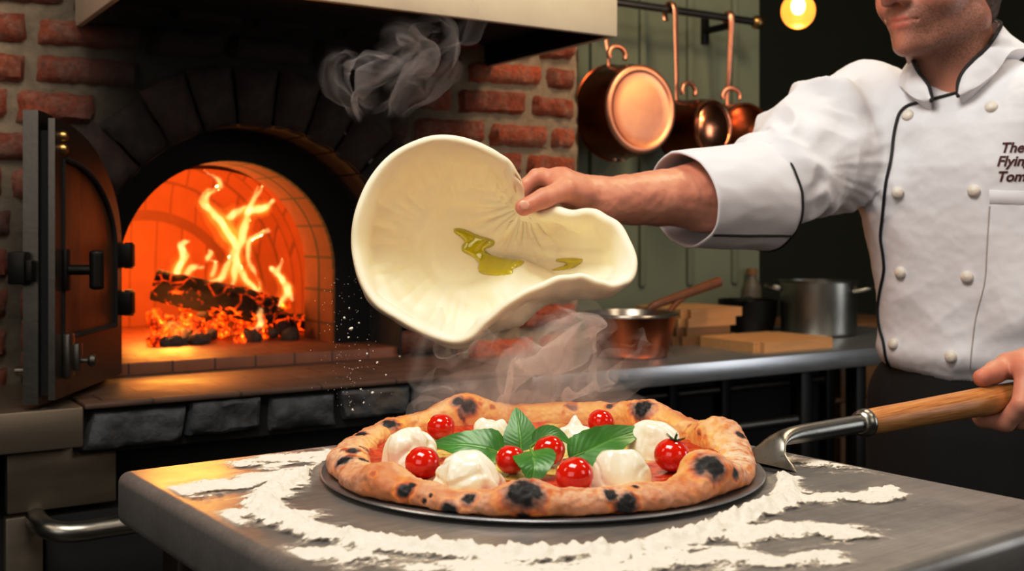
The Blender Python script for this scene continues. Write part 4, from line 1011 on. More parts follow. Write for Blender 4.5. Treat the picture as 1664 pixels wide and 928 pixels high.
path([(1200, 872), (1280, 862), (1370, 868)], .018, .004, .85)
path([(420, 905), (500, 898), (580, 905)], .012, .0025, .8)
path([(760, 925), (880, 932), (1000, 925), (1150, 905)], .022, .0025, .75)
path([(1180, 900), (1260, 912), (1340, 905)], .012, .003, .85)
path([(600, 912), (680, 928), (760, 940)], .02, .0015, .55)
blob(1440, 800, .018, .010, .005, 1.0); blob(1360, 872, .012, .007, .003, 1.0); blob(1350, 908, .012, .006, .003, .9)
lum = fbm(q * 70, 4); lum2 = fbm(q * 28 + 9, 3); rid = 1 - np.abs(vn(q * 55 + 3)) * 2
hh = hgt * np.clip(.62 + .5 * lum + .35 * lum2, .0, 1.8) + .0011 * np.clip(cov, 0, 1) * (.8 + 1.2 * fbm(q * 190, 3)) + .6 * hgt * np.clip(fbm(q * 150 + 5, 3), -.2, 1)
streak = fbm(np.stack([GX * 30 + GY * 20, GY * 60 - GX * 25, 0 * GX], -1), 4)
cv = np.clip(cov + .42 * streak * (cov > .02) - .12, 0, 1)
spk = fbm(q * 330, 2); cv = np.maximum(ss(.16, .80, cv + .25 * spk * (cov > .03)), ss(.0022, .006, hh))
clear = rho < .222; cv[clear] *= ss(.19, .222, rho[clear]) * .3; hh[rho < .228] *= ss(.2135, .228, rho[rho < .228])
# stay on the table
loc = np.stack([(GX - TL[0]) * e1[0] + (GY - TL[1]) * e1[1], (GX - TL[0]) * e2[0] + (GY - TL[1]) * e2[1]], -1)
ins = np.minimum(np.minimum(loc[..., 0], TLEN - loc[..., 0]), np.minimum(loc[..., 1], TDEP - loc[..., 1]))
cv *= ss(.009, .02, ins); hh *= ss(.009, .03, ins)
keep = (cv > .015) & (ins > .009) & (rho > .2135)
idx = -np.ones(GX.shape, int); kc = keep[:-1, :-1] | keep[1:, :-1] | keep[:-1, 1:] | keep[1:, 1:]
use = np.zeros_like(keep); use[:-1, :-1] |= kc; use[1:, :-1] |= kc; use[:-1, 1:] |= kc; use[1:, 1:] |= kc
idx[use] = np.arange(use.sum()); ii, jj = np.nonzero(kc)
fs = np.stack([idx[ii, jj], idx[ii + 1, jj], idx[ii + 1, jj + 1], idx[ii, jj + 1]], -1)
mb = MB(); mb.add(np.stack([GX[use], GY[use], TZ + .0004 + hh[use]], -1), fs)
m = NT('wheat_flour'); al = m.attr('cov'); n1 = m.noise(420, 3, .7, m.co()); n2 = m.noise(120, 4, .6)
fac = m.math('MULTIPLY', al, m.math('ADD', m.ramp(n1, [(.3, .35), (.62, 1)]), m.ramp(al, [(.55, 0), (.9, 1)])), True)
MT['flour'] = m.done(m.n('MixShader', i0=fac, i1=m.n('BsdfTransparent'), i2=m.bsdf(m.mix(n2, '#ddd3c3', '#ede5d8'), .95, 0, m.bump(m.math('ADD', n1, n2), .5, .002))))
fo = mb.build('flour', MT['flour'], attrs={'cov': cv[use]}, smooth=0); tag(fo, 'white flour heaped in a ring and smeared around the pizza on the steel table', 'flour', kind='stuff')
# ================================================================ falling flour
MT['crumb'] = simple('flour_clump', '#f1e9da', .95, 0, .05, 60)
cp0 = None; rf = random.Random(9)
big = [(235, 55, 4), (213, 98, 5), (243, 145, 7.5), (277, 120, 4), (232, 183, 4), (313, 255, 4), (282, 285, 3.5), (455, 266, 4), (357, 293, 4), (395, 348, 3.5), (285, 410, 4), (337, 425, 6), (298, 468, 4), (250, 500, 5)]
for i, (x, y, r) in enumerate(big):
    px, py = 480 + x / 2.684, 480 + y / 2.684; Y = rf.uniform(1.3, 1.42); rr = r / 2.684 * Y / F * 1.15
    if cp0 is None: cp0 = lump('flour_clump', MT['crumb'], 1.0, 3, 2, .45); o = cp0; tag(o, 'tiny white clump of flour falling through the air below the dough', 'flour clump', 'flour clumps falling from the dough')
    else: o = cp0.copy(); COL.objects.link(o)
    o.location = P(px, py, Y); o.scale = (rr * rf.uniform(.7, 1.1), rr, rr * rf.uniform(.8, 1.3)); o.rotation_euler = (rf.uniform(0, 6), rf.uniform(0, 6), 0)
mb = MB()
for i in range(150):
    px = rf.gauss(562, 24); py = rf.uniform(440, 665); Y = rf.uniform(1.3, 1.45); r = rf.uniform(.3, .8) * Y / F; c = P(px, py, Y)
    mb.add(c + np.array([(1, 0, 0), (-1, 0, 0), (0, 1, 0), (0, -1, 0), (0, 0, 1.4), (0, 0, -1.4)]) * r, [(0, 2, 4), (2, 1, 4), (1, 3, 4), (3, 0, 4), (2, 0, 5), (1, 2, 5), (3, 1, 5), (0, 3, 5)])
tag(mb.build('flour_dust', MT['crumb'], smooth=0), 'fine spray of flour dust drifting down past the oven mouth', 'flour dust', kind='stuff')
# ================================================================ tossed dough
rim = [(850, 322, 1.462), (846, 302, 1.452), (834, 277, 1.430), (812, 255, 1.415), (780, 236, 1.408), (738, 226, 1.408), (690, 229, 1.410), (640, 251, 1.410), (602, 293, 1.405), (578, 348, 1.400), (573, 402, 1.400), (586, 452, 1.390), (614, 492, 1.380), (656, 523, 1.370), (700, 543, 1.362), (738, 553, 1.352), (768, 543, 1.342), (800, 519, 1.334), (836, 485, 1.330), (880, 459, 1.332), (930, 449, 1.338), (975, 455, 1.345), (1004, 463, 1.350), (1024, 452, 1.360), (1031, 424, 1.372), (1021, 390, 1.388), (997, 363, 1.402), (962, 348, 1.418), (918, 343, 1.436), (880, 344, 1.452), (860, 342, 1.462)]
NT_, NR_ = 420, 110
rc_ = catmull(np.array(rim), NT_, closed=True)
cen = np.array([776, 412, 1.56])
r1 = np.linspace(0, 1, NR_)
rr = r1[None, :, None]
Rm = rc_[:, None, :]
gxy = rr ** .98
PX = cen[0] + (Rm[..., 0] - cen[0]) * gxy[..., 0]; PY = cen[1] + (Rm[..., 1] - cen[1]) * gxy[..., 0]
YY = cen[2] + (Rm[..., 2] - cen[2]) * (.25 * rr[..., 0] ** 1.5 + .75 * rr[..., 0] ** 3.4)
# the lower front edge is folded up: below it the sheet hangs down first
kk = np.arange(NT_) / NT_ * len(rim)
wf = np.interp(kk, [0, 14.2, 15, 16, 17, 18, 19.3, 21, 22.5, 31], [0, 0, 4, 14, 31, 45, 47, 34, 5, 0])
bump = np.clip(rr[..., 0], 0, 1); bp = np.where(bump < .86, ss(.35, .86, bump), 1 - ss(.86, 1.02, bump))
PY = PY + wf[:, None] * bp * 1.0; PX = PX + (wf[:, None] * bp) * .25
YY = YY - .02 * (wf[:, None] / 46) * bp
S = np.stack([(PX - 832) / F * YY, YY, CAMZ - (PY - HY) / F * YY], -1)
def gridN(G):
    a = np.gradient(G, axis=1); b = np.roll(G, -1, 0) - np.roll(G, 1, 0)
    n = np.cross(a, b); L = np.linalg.norm(n, axis=-1, keepdims=True); n = n / (L + 1e-12)
    n[:, 0] = n[:, 1].mean(0); n[:, 0] /= np.linalg.norm(n[:, 0], axis=-1, keepdims=True); return n
N = gridN(S)
if (N[:, 20] @ np.array([0, -1, .2])).mean() < 0: N = -N
# creases fanning out of the pinch, soft streaks and swirls
dpx, dpy = PX - 852, PY - 335
pd = np.hypot(dpx, dpy); pa = np.arctan2(dpy, dpx)
fan = vn(np.stack([np.cos(pa) * 4.2, np.sin(pa) * 4.2, pd * .006 + 4], -1)) + .5 * vn(np.stack([np.cos(pa) * 9, np.sin(pa) * 9, pd * .01 + 8], -1))
cr = .0095 * fan * np.exp(-(pd / 78) ** 2) * ss(8, 45, pd)
tha = np.arctan2(PY - 400, PX - 760); rad_ = np.hypot(PY - 400, PX - 760)
stre = .0040 * vn(np.stack([np.cos(tha) * 10, np.sin(tha) * 10, rad_ * .010], -1)) * ss(60, 150, rad_) * (1 - ss(.80, .98, r1[None]))
swirl = .0052 * vn(np.stack([np.cos(tha) * 1.3, np.sin(tha) * 1.3, rad_ * .040 + 3], -1)) * ss(20, 90, rad_)
lowf = .008 * vn(np.stack([PX * .012, PY * .030, 0 * PX + 2], -1)) * ss(430, 500, PY) * (r1[None] < .97)
S2 = S + N * (cr + stre + swirl + lowf)[..., None]
N2 = gridN(S2); N2 = np.where((N2 * N).sum(-1, keepdims=True) < 0, -N2, N2)
thk = np.where(r1 < .80, .0040, 0) + np.where(r1 >= .80, .0040 + .0052 * ss(.80, .93, r1), 0)
thk = thk * np.sqrt(np.clip(1 - (np.clip(r1 - .93, 0, 1) / .07) ** 2, 0, 1))
pin = np.exp(-(np.hypot(PX - 852, PY - 333) / 26) ** 2); TH = thk[None] * (1 - .45 * pin)
Fr = S2 + N2 * TH[..., None]; Bk = S2 - N2 * TH[..., None]
mb = MB(); mb.grid(Fr, cu=True, flip=True); mb.grid(Bk, cu=True)
m = NT('raw_pizza_dough'); n1 = m.noise(14, 4, .6); n2 = m.noise(160, 4, .6)
MT['dough'] = m.done(m.bsdf(m.mix(n1, '#f2e4c2', '#faf1dc'), .62, 0, m.bump(m.math('ADD', n2, n1), .12, .003), Subsurface_Weight=.2, Subsurface_Radius=(1, .7, .35), Subsurface_Scale=.008))
dough = mb.build('pizza_dough', MT['dough'], smooth=0, weld=1e-5)
tag(dough, 'stretched pale raw pizza dough flying in mid air, pinched by the cook', 'dough')
dbvh = bvh_of(dough)
# oil
m = NT('olive_oil'); MT['oil'] = m.done(m.bsdf(m.mix(m.noise(25, 3), '#b3aa05', '#d8c814'), .05, 0, Coat_Weight=1, Coat_Roughness=.02, Specular_IOR_Level=.7))
def chaikin(p, n=3):
    p = np.array(p, float)
    for _ in range(n):
        a = .75 * p + .25 * np.roll(p, -1, 0); b = .25 * p + .75 * np.roll(p, -1, 0); p = np.stack([a, b], 1).reshape(-1, 2)
    return p
def puddle(poly, lab, hmax=.0045, s=.8):
    p = chaikin(np.array(poly) / 2.32 + [500, 200]); lo = p.min(0) - 2; hi = p.max(0) + 2
    X, Y = np.meshgrid(np.arange(lo[0], hi[0], s), np.arange(lo[1], hi[1], s), indexing='ij'); q = np.stack([X, Y], -1)
    a = p; b = np.roll(p, -1, 0); ab = b - a
    t = np.clip(((q[:, :, None] - a) * ab).sum(-1) / (ab ** 2).sum(-1), 0, 1); dist = np.linalg.norm(q[:, :, None] - a - t[..., None] * ab, axis=-1).min(-1)
    c = (a[:, 1] > q[:, :, None, 1]) != (b[:, 1] > q[:, :, None, 1]); xi = a[:, 0] + (q[:, :, None, 1] - a[:, 1]) * ab[:, 0] / np.where(ab[:, 1] == 0, 1e-9, ab[:, 1])
    ins = (c & (q[:, :, None, 0] < xi)).sum(-1) % 2 == 1
    sd_ = np.where(ins, dist, -dist)
    ids = {}; V = []; fs = []
    def vid(i, j):
        if (i, j) not in ids:
            h_ = hit(dbvh, X[i, j], Y[i, j])
            if h_ is None: return None
            e = max(sd_[i, j], 0); hh = hmax * math.sqrt(1 - (1 - min(e / 6.0, 1)) ** 2) - (.0008 if sd_[i, j] < 0 else 0)
            V.append(h_[0] + h_[1] * (hh + .0001)); ids[(i, j)] = len(V) - 1
        return ids[(i, j)]
    for i in range(X.shape[0] - 1):
        for j in range(X.shape[1] - 1):
            if sd_[i:i + 2, j:j + 2].max() > 0:
                f = [vid(i, j), vid(i + 1, j), vid(i + 1, j + 1), vid(i, j + 1)]
                if None not in f: fs.append(f[::-1])
    V = np.array(V)
    # relax the projected sheet so it lies smooth
    nb = {}
    for f in fs:
        for k in range(4): nb.setdefault(f[k], set()).update((f[k - 1], f[(k + 1) % 4]))
    for _ in range(2): V = np.array([.4 * V[i] + .6 * V[list(nb[i])].mean(0) if i in nb and len(nb[i]) >= 4 else V[i] for i in range(len(V))])
    for i in range(len(V)):
        h_ = hit(dbvh, 832 + F * V[i][0] / V[i][1], HY - F * (V[i][2] - CAMZ) / V[i][1])
        if h_ is not None and len(nb.get(i, ())) >= 4:
            d_ = (V[i] - h_[0]) @ h_[1]
            if d_ < .0012: V[i] = V[i] + h_[1] * (.0012 - d_)
    mb = MB(); mb.add(V, fs); o = mb.build('olive_oil', MT['oil'], smooth=0); tag(o, lab, 'oil', 'olive oil on the dough')
puddle([(550, 398), (572, 397), (600, 404), (640, 425), (700, 440), (707, 452), (690, 468), (668, 474), (668, 482), (690, 500), (750, 514), (812, 519), (818, 528), (792, 543), (770, 552), (776, 566), (750, 573), (700, 576), (655, 570), (640, 552), (648, 530), (636, 512), (605, 496), (580, 482), (580, 466), (594, 448), (578, 430), (552, 414)], 'long winding yellow-green olive oil puddle in the middle of the dough')
puddle([(934, 516), (960, 509), (1030, 510), (1040, 519), (1010, 542), (978, 553), (935, 556), (915, 555), (950, 546), (978, 535), (972, 526), (940, 523)], 'small hooked olive oil streak near the edge of the dough', .003)
# ================================================================ the cook
C0 = np.array([.73, 1.74, 0]); CY = math.radians(40)
cf = np.array([-math.sin(CY), -math.cos(CY), 0]); crr = np.array([cf[1], -cf[0], 0])     # facing, and his right-hand side
def CB(s, q, z): return C0 + crr * s + cf * q + np.array([0, 0, z])
chef = thing('person', 'man in white double-breasted jacket with black piping, tossing dough and holding the peel', 'person', (C0[0], C0[1], 0))
chl = np.array([C0[0], C0[1], 0])
shR, elR, wrR = np.array([.590, 1.825, 1.338]), np.array([.372, 1.685, 1.212]), P(985, 326, 1.53)
shL, elL, wrL = CB(-.165, .03, 1.335), np.array([.945, 1.49, 1.07]), P(1722, 588, 1.40)
# ---- body
im = Imp()
# trunk and legs (under the clothes)
im.ell(CB(0, 0, 1.22), (.135, .085, .17), np.stack([crr, cf, [0, 0, 1]]), k=.05); im.ell(CB(0, 0, 1.03), (.125, .085, .15), np.stack([crr, cf, [0, 0, 1]]), k=.05)
im.ell(CB(0, -.01, .92), (.135, .095, .11), np.stack([crr, cf, [0, 0, 1]]), k=.04)
for s in (-1, 1):
    hip = CB(s * .075, 0, .88); kn = CB(s * .085, .02, .47); an = CB(s * .09, -.01, .09)
    im.chain([hip, kn], [.075, .052], k=.03); im.cap(kn, an, .050, .034, k=.02); im.cap(an, CB(s * .10, .13, .04), .034, .03, k=.02)
im.cap(CB(.12, .0, 1.33), CB(-.12, .0, 1.33), .05, .05, k=.04)
im.chain([shR, elR, lerp(elR, wrR, .35), wrR], [.052, .046, .0475, .0325], k=.03)
im.chain([shL, elL, lerp(elL, wrL, .35), wrL], [.052, .042, .044, .030], k=.03)
# ---- head
HYAW = math.radians(56); HP = math.radians(6)
hf = np.array([-math.sin(HYAW) * math.cos(HP), -math.cos(HYAW) * math.cos(HP), -math.sin(HP)])
HM = rotm(hf)         # rows: forward, his left side (up x f), up
if HM[1] @ crr > 0: pass
HC = np.array([.645, 1.690, 1.533])
def H(f, s, z): return HC + HM[0] * f + HM[1] * s + HM[2] * z
neck0 = CB(-.005, .015, 1.34)
im.chain([H(-.022, 0, -.03), H(-.024, 0, -.09), neck0], [.056, .056, .064], k=.03)
for s in (-1, 1): im.cap(H(-.012, s * .058, -.07), CB(-s * .022, .075, 1.325), .012, .010, k=.02)
im.ell(H(-.018, 0, .035), (.098, .077, .088), HM, k=.02)
im.ell(H(.032, 0, -.02), (.056, .062, .075), HM, k=.03)
for s in (-1, 1):
    im.cap(H(-.012, s * .053, -.058), H(.060, s * .018, -.092), .020, .016, k=.025)
    im.ell(H(.045, s * .040, -.025), (.030, .022, .026), HM, k=.02)       # cheek
    im.ell(H(-.012, s * .077, .002), (.017, .008, .030), HM, k=.006)       # ear
    im.cap(H(.078, s * .014, .026), H(.066, s * .042, .026), .011, .009, k=.012)   # brow
im.ell(H(.076, 0, -.092), (.018, .021, .018), HM, k=.014)           # chin
im.ell(H(.073, 0, -.056), (.022, .030, .024), HM, k=.02)           # muzzle
im.cap(H(.086, 0, .022), H(.112, 0, -.018), .0085, .0105, k=.012)    # nose
im.ell(H(.113, 0, -.024), (.012, .0125, .0105), HM, k=.006)
for s in (-1, 1):
    im.ell(H(.098, s * .0145, -.028), (.012, .0085, .0085), HM, k=.006)
    im.ell(H(.103, s * .0075, -.0365), (.0055, .0035, .004), HM, k=.004, sub=True)
    im.ell(H(.088, s * .031, .008), (.016, .016, .011), HM, k=.012, sub=True)
    im.ell(H(.074, s * .031, .008), (.0125, .0125, .0125), HM, k=.003)
UL = [H(.080, -.024, -.0582), H(.0910, -.012, -.0548), H(.0945, 0, -.0555), H(.0910, .012, -.0548), H(.080, .024, -.0582)]
LL = [H(.079, -.022, -.0608), H(.0890, -.011, -.0645), H(.0920, 0, -.0655), H(.0890, .011, -.0645), H(.079, .022, -.0608)]
im.chain(UL, [.0016, .0028, .0030, .0028, .0016], k=.004); im.chain(LL, [.0018, .0038, .0044, .0038, .0018], k=.004)
ML = [H(.0825, -.027, -.0592), H(.0955, -.012, -.0594), H(.0990, 0, -.0600), H(.0955, .012, -.0594), H(.0825, .027, -.0592)]
for i in range(4): im.cap(ML[i], ML[i + 1], .0013, .0013, k=.0025, sub=True)
# ---- right hand, pinching the dough
def hand(W, mc, fingers, thumb, extra=()):
    for nm, p in mc.items(): im.cap(lerp(W, p, .12), p, .0205, .0140, k=.014)
    ks = list(mc.values())
    for a, b in zip(ks, ks[1:]): im.cap(a, b, .0125, .0125, k=.010)
    for nm, (pts, rs) in fingers.items(): im.chain([mc[nm]] + pts, rs, k=.0035, k0=.006)
    pts, rs = thumb; im.chain(pts, rs, k=.005, k0=.012)
    for a, b, r in extra: im.cap(a, b, r, r, k=.01)
mcR = {'i': P(906, 291, 1.497), 'm': P(914, 291, 1.521), 'r': P(922, 298, 1.543), 'p': P(934, 308, 1.562)}
hand(wrR, mcR, {
    'i': ([P(872, 287, 1.492), P(855, 301, 1.490), P(846, 320, 1.488)], [.0125, .0108, .0095, .0082]),
    'm': ([P(880, 286, 1.520), P(861, 303, 1.512), P(852, 324, 1.503)], [.0125, .0108, .0095, .0082]),
    'r': ([P(890, 294, 1.544), P(871, 312, 1.534), P(862, 331, 1.522)], [.0120, .0102, .009, .008]),
    'p': ([P(906, 308, 1.562), P(889, 325, 1.552), P(880, 341, 1.542)], [.0110, .0092, .0082, .0074])},
     ([P(962, 322, 1.512), P(918, 309, 1.468), P(884, 322, 1.446), P(851, 337, 1.441)], [.0185, .0150, .0128, .0112]),
     [(P(958, 316, 1.52), P(915, 300, 1.49), .020), (P(955, 326, 1.545), P(925, 318, 1.545), .018)])
TIP_R = P(851, 337, 1.441)
# ---- left hand, closed round the peel handle
hax = dirn; hcen = P(1640, 645, 1.0); tY = None
def on_axis(px):      # point of the peel axis seen at this column
    a, b = s1, s3; lo, hi = -0.5, 1.5
    for _ in range(50):
        m_ = (lo + hi) / 2; q = a + (b - a) * m_
        if 832 + F * q[0] / q[1] < px: lo = m_
        else: hi = m_
    return a + (b - a) * lo
side = np.cross(hax, [0, 0, 1]); side /= np.linalg.norm(side)      # horizontal, across the handle
if side[1] > 0: side = -side                                         # towards the viewer
upv = np.cross(side, hax); upv = upv if upv[2] > 0 else -upv
def G_(px, ang, r):   # around the handle: angle 0 up, 90 towards the viewer, 180 below
    a = math.radians(ang); return on_axis(px) + (upv * math.cos(a) + side * math.sin(a)) * r
HR = .0168
mcL = {'i': G_(1636, 38, .043), 'm': G_(1655, 42, .044), 'r': G_(1674, 45, .043), 'p': G_(1692, 48, .040)}
fl_ = {}
for nm, px, r in (('i', 1616, .0108), ('m', 1638, .0108), ('r', 1660, .0102), ('p', 1680, .0092)):
    R_ = HR + r * .93
    fl_[nm] = ([G_(px, 92, R_ + .008), G_(px - 2, 150, R_ + .003), G_(px - 5, 205, R_), G_(px - 7, 245, R_)], [r * 1.25, r * 1.08, r, r * .92, r * .82])
hand(wrL, mcL, fl_, ([G_(1684, 5, .042), G_(1650, -12, .037), G_(1624, -10, .0315), G_(1599, -4, .0275)], [.0185, .0150, .0128, .0108]), [(G_(1680, 20, .044), G_(1646, 20, .040), .018), (wrL, G_(1668, 35, .05), .024)])
V, Q = im.mesh(.0027)
# skin details
def near(V, pts, r):
    pts = np.array(pts); d = np.full(len(V), 1.0)
    for a, b in zip(pts, pts[1:]):
        ab = b - a; t = np.clip((V - a) @ ab / (ab @ ab), 0, 1); d = np.minimum(d, np.linalg.norm(V - a - t[:, None] * ab, axis=1))
    return d
lip = np.maximum(1 - ss(.0034, .0052, near(V, UL, 0)), 1 - ss(.0046, .0066, near(V, LL, 0)))
lip *= ((V - HC) @ HM[2] < -.046)
hl = np.stack([(V - HC) @ HM[0], (V - HC) @ HM[1], (V - HC) @ HM[2]], -1)
stub = ss(-.028, -.048, hl[:, 2] - .28 * np.clip(-hl[:, 0] + .055, 0, .1) - .25 * np.clip(hl[:, 0] - .07, 0, .1)) * ss(-.155, -.115, hl[:, 2]) * ss(-.035, .0, hl[:, 0]) * (1 - lip)
must = np.exp(-((hl[:, 2] + .045) / .006) ** 2) * ss(.06, .08, hl[:, 0]) * (1 - lip) * (np.abs(hl[:, 1]) > .002)
stub = np.clip(np.maximum(stub * (.55 + .45 * ss(.0, .03, np.abs(hl[:, 1]))), must * .75), 0, 1)
red = np.zeros(len(V))
for c_, r_ in [(TIP_R, .016)] + [(p, .016) for p in mcR.values()] + [(p, .016) for p in mcL.values()] + [(G_(1598, -4, .0275), .018), (H(.113, 0, -.024), .02), (H(.05, -.045, -.02), .03), (H(.05, .045, -.02), .03)]:
    red = np.maximum(red, np.exp(-(np.linalg.norm(V - c_, axis=1) / r_) ** 2))
nail = np.zeros(len(V)); nc = TIP_R + np.array([-.0005, -.010, .0025]); nail = 1 - ss(.0055, .0075, np.linalg.norm((V - nc) * np.array([.8, .6, 1.1]), axis=1))
VN = vnormals(V, Q)
fore = np.exp(-(near(V, [elR, wrR], 0) / .06) ** 8)
V = V + VN * (.0009 * fbm(V * 45, 3) * (.4 + fore))[:, None]
# tendons and veins on the forearm
m = NT('skin'); li = m.attr('lip'); sb = m.attr('stubble'); rd = m.attr('red'); na = m.attr('nail')
n1 = m.noise(28, 5, .6); n2 = m.noise(420, 3, .7)
c = m.mix(n1, '#bb7a60', '#dca48c'); c = m.mix(m.math('MULTIPLY', rd, .5), c, '#b85a45'); c = m.mix(m.math('MULTIPLY', sb, m.ramp(n2, [(.3, .85), (.65, .40)])), c, '#4a3024')
c = m.mix(m.math('MULTIPLY', li, .8), c, '#a84a44'); c = m.mix(m.math('MULTIPLY', na, .5), c, '#d49a86')
MT['skin'] = m.done(m.bsdf(c, .48, 0, m.bump(m.math('ADD', n2, n1), .14, .002), Subsurface_Weight=.12, Subsurface_Radius=(1, .35, .2), Subsurface_Scale=.008))
mb = MB(); mb.add(V - chl, Q); body = mb.build('body', MT['skin'], chef, smooth=0, attrs={'lip': lip, 'stubble': stub, 'red': red, 'nail': nail})
nb = Matrix.Translation(nc - chl + np.array([.001, -.0006, .0005])) @ Matrix.Rotation(.35, 4, 'Y') @ Matrix.Diagonal((.0072, .0022, .0056, 1))
mb = MB(); a = np.linspace(-PI / 2, PI / 2, 16); mb.lathe([(max(math.cos(x), 0), math.sin(x)) for x in a], 24, M=nb); mb.build('thumbnail', simple('nail', '#d8a593', .3, 0, .05, 50), body, smooth=0)
# hair
ih = Imp(); ih.ell(H(-.022, 0, .042), (.102, .081, .090), HM, k=.01); ih.ell(H(-.05, 0, -.005), (.066, .074, .07), HM, k=.02); ih.cap(H(-.068, -.03, -.052), H(-.068, .03, -.052), .02, .02, k=.02)
ih.ell(H(.12, 0, -.04), (.12, .2, .105), HM, k=.01, sub=True)
for s in (-1, 1): ih.ell(H(.02, s * .09, -.03), (.045, .03, .05), HM, k=.008, sub=True)
Vh, Qh = ih.mesh(.004); Vh = Vh + .002 * np.stack([fbm(Vh * 120, 2)] * 3, -1); mb = MB(); mb.add(Vh - chl, Qh)
mb.build('hair', simple('brown_hair', '#4a3018', .5, 0, .4, 90, .5, 150), chef, smooth=0)
for s in (-1, 1):
    mb = MB(); mb.lathe([(max(.0128 * math.cos(a), 0), .0128 * math.sin(a)) for a in np.linspace(-PI / 2, PI / 2, 16)], 20, M=Matrix.Translation(H(.0745, s * .031, .008) - chl)); mb.build('eye', simple('eye_white_%d' % s, '#cfc4ba', .15), chef, smooth=0)

# ---- jacket
ij = Imp()
LV = np.array([[.925, .152, .112, .0], [.96, .160, .118, .0], [1.05, .166, .122, .002], [1.15, .170, .126, .006], [1.25, .178, .128, .008], [1.31, .180, .118, .006], [1.35, .158, .100, .004], [1.385, .100, .082, .004], [1.41, .070, .070, .006]])
def torso(X):
    z = X[:, 2]; a, b, o = (np.interp(z, LV[:, 0], LV[:, i]) for i in (1, 2, 3))
    s = (X - C0) @ crr + .032 * ss(1.24, 1.02, z); q = (X - C0) @ cf - o
    rho_ = (np.abs(s / a) ** 2.5 + np.abs(q / b) ** 2.5) ** (1 / 2.5)
    d = (rho_ - 1) * np.minimum(a, b)
    return np.maximum(d, np.maximum(z - 1.41, .935 + .02 * s / .16 - z) )
ij.fun(torso, CB(0, 0, 1.17), .32, k=.03)
cuR = lerp(elR, wrR, .42)
armR = [shR + [.0, 0, .004], lerp(shR, elR, .5), elR, lerp(elR, wrR, .30)]
ij.chain(armR, [.088, .080, .062, .047], k=.045)
ij.ell(CB(.0, .062, 1.402), (.048, .055, .050), np.stack([crr, cf, [0, 0, 1]]), k=.01, sub=True)
ij.chain([shL, elL, lerp(elL, wrL, .5)], [.084, .074, .055], k=.045)
V, Q = ij.mesh(.0034)
VN = vnormals(V, Q)
# cloth folds
def arm_coords(V, a, b, c):
    d1 = near(V, [a, b], 0); d2 = near(V, [b, c], 0); use2 = d2 < d1
    L1 = np.linalg.norm(b - a)
    def t_(p, q): ab = q - p; return np.clip((V - p) @ ab / (ab @ ab), -.5, 1.5) * np.linalg.norm(ab)
    t = np.where(use2, L1 + t_(b, c), t_(a, b)); ax = (c - a) / np.linalg.norm(c - a)
    u = np.array([0, 0, 1.]) - ax * ax[2]; u /= np.linalg.norm(u); w = np.cross(ax, u); 
    cen_ = np.where(use2[:, None], b + np.clip((V - b) @ (c - b) / ((c - b) @ (c - b)), 0, 1.3)[:, None] * (c - b), a + np.clip((V - a) @ (b - a) / ((b - a) @ (b - a)), -.3, 1)[:, None] * (b - a))
    r = V - cen_; return t, np.arctan2(r @ w, r @ u), np.minimum(d1, d2)
t, an, dm = arm_coords(V, shR, elR, cuR)
mR = ss(.02, .09, t) * (1 - ss(.12, .16, dm))

fold = 0
for t0, tilt, amp, wd_ in [(.070, .03, .014, .022), (.125, -.035, .012, .018), (.180, .030, .016, .022), (.225, -.03, .012, .018), (.270, .025, .015, .020), (.310, -.01, .012, .016)]:
    ph_ = t - t0 - tilt * np.sin(an + t0 * 20) - .012 * vn(np.stack([np.cos(an) * 1.2, np.sin(an) * 1.2, 0 * an + t0 * 50], -1))
    fold = fold + amp * np.exp(-(ph_ / wd_) ** 2) * (.45 + .75 * vn(np.stack([np.cos(an + t0 * 9), np.sin(an + t0 * 9), 0 * an + t0 * 30], -1)))
fn = vn(np.stack([t * 14 + np.cos(an) * .9, np.sin(an) * 1.1 + t * 5, np.cos(an) * .7 + 2.2], -1)); fold = fold + .015 * (1 - 2.4 * np.abs(fn)) * ss(-.2, .3, vn(V * 9 + 3))
fn2 = vn(np.stack([t * 24 - np.sin(an) * 1.6, np.cos(an) * 1.6, np.sin(an) + 9.2], -1)); fold = fold + .0035 * (1 - 2.4 * np.abs(fn2)); fold = fold * (1 - .9 * ss(.24, .285, t)) - .010 * ss(.28, .31, t) + .012 * np.exp(-((t - .022) / .022) ** 2) * ss(-.6, .8, np.cos(an)) - .004 * np.exp(-((t + .008) / .007) ** 2)
disp = mR * fold
ls = (V - C0) @ crr; lq = (V - C0) @ cf; z = V[:, 2]
mT = (1 - mR) * ss(-.05, .06, lq)
d1 = vn(np.stack([ls * 8 + z * 2, z * 2.2 - ls * 2, 0 * z + 1], -1)); d2 = vn(np.stack([ls * 9 - z * 6, z * 3 + ls * 3, 0 * z + 7], -1)); d3 = vn(np.stack([ls * 4 + 4, z * 10 + ls * 6, 0 * z + 3], -1))
disp = disp + mT * (.007 * (1 - 2.2 * np.abs(d1)) * (.25 + .75 * ss(.02, .13, np.abs(ls))) + .002 * (1 - 2.2 * np.abs(d2)) + .009 * (1 - 2.2 * np.abs(d3)) * (1 - ss(.98, 1.12, z)))
# drag folds fanning from the armpit, and the blouse above the waistband
arp = CB(.155, .03, 1.25); dr = V - arp; fa = np.arctan2(dr[:, 2], -(dr @ crr)); fd = np.linalg.norm(dr, axis=1)
disp = disp + .007 * vn(np.stack([fa * 3.2, 0 * fa + 6, fd * 2], -1)) * np.exp(-(fd / .13) ** 2) * 1.5
disp = disp + .010 * np.exp(-((z - .965) / .022) ** 2) * (lq > -.2) * ss(1.2, 1.0, z)
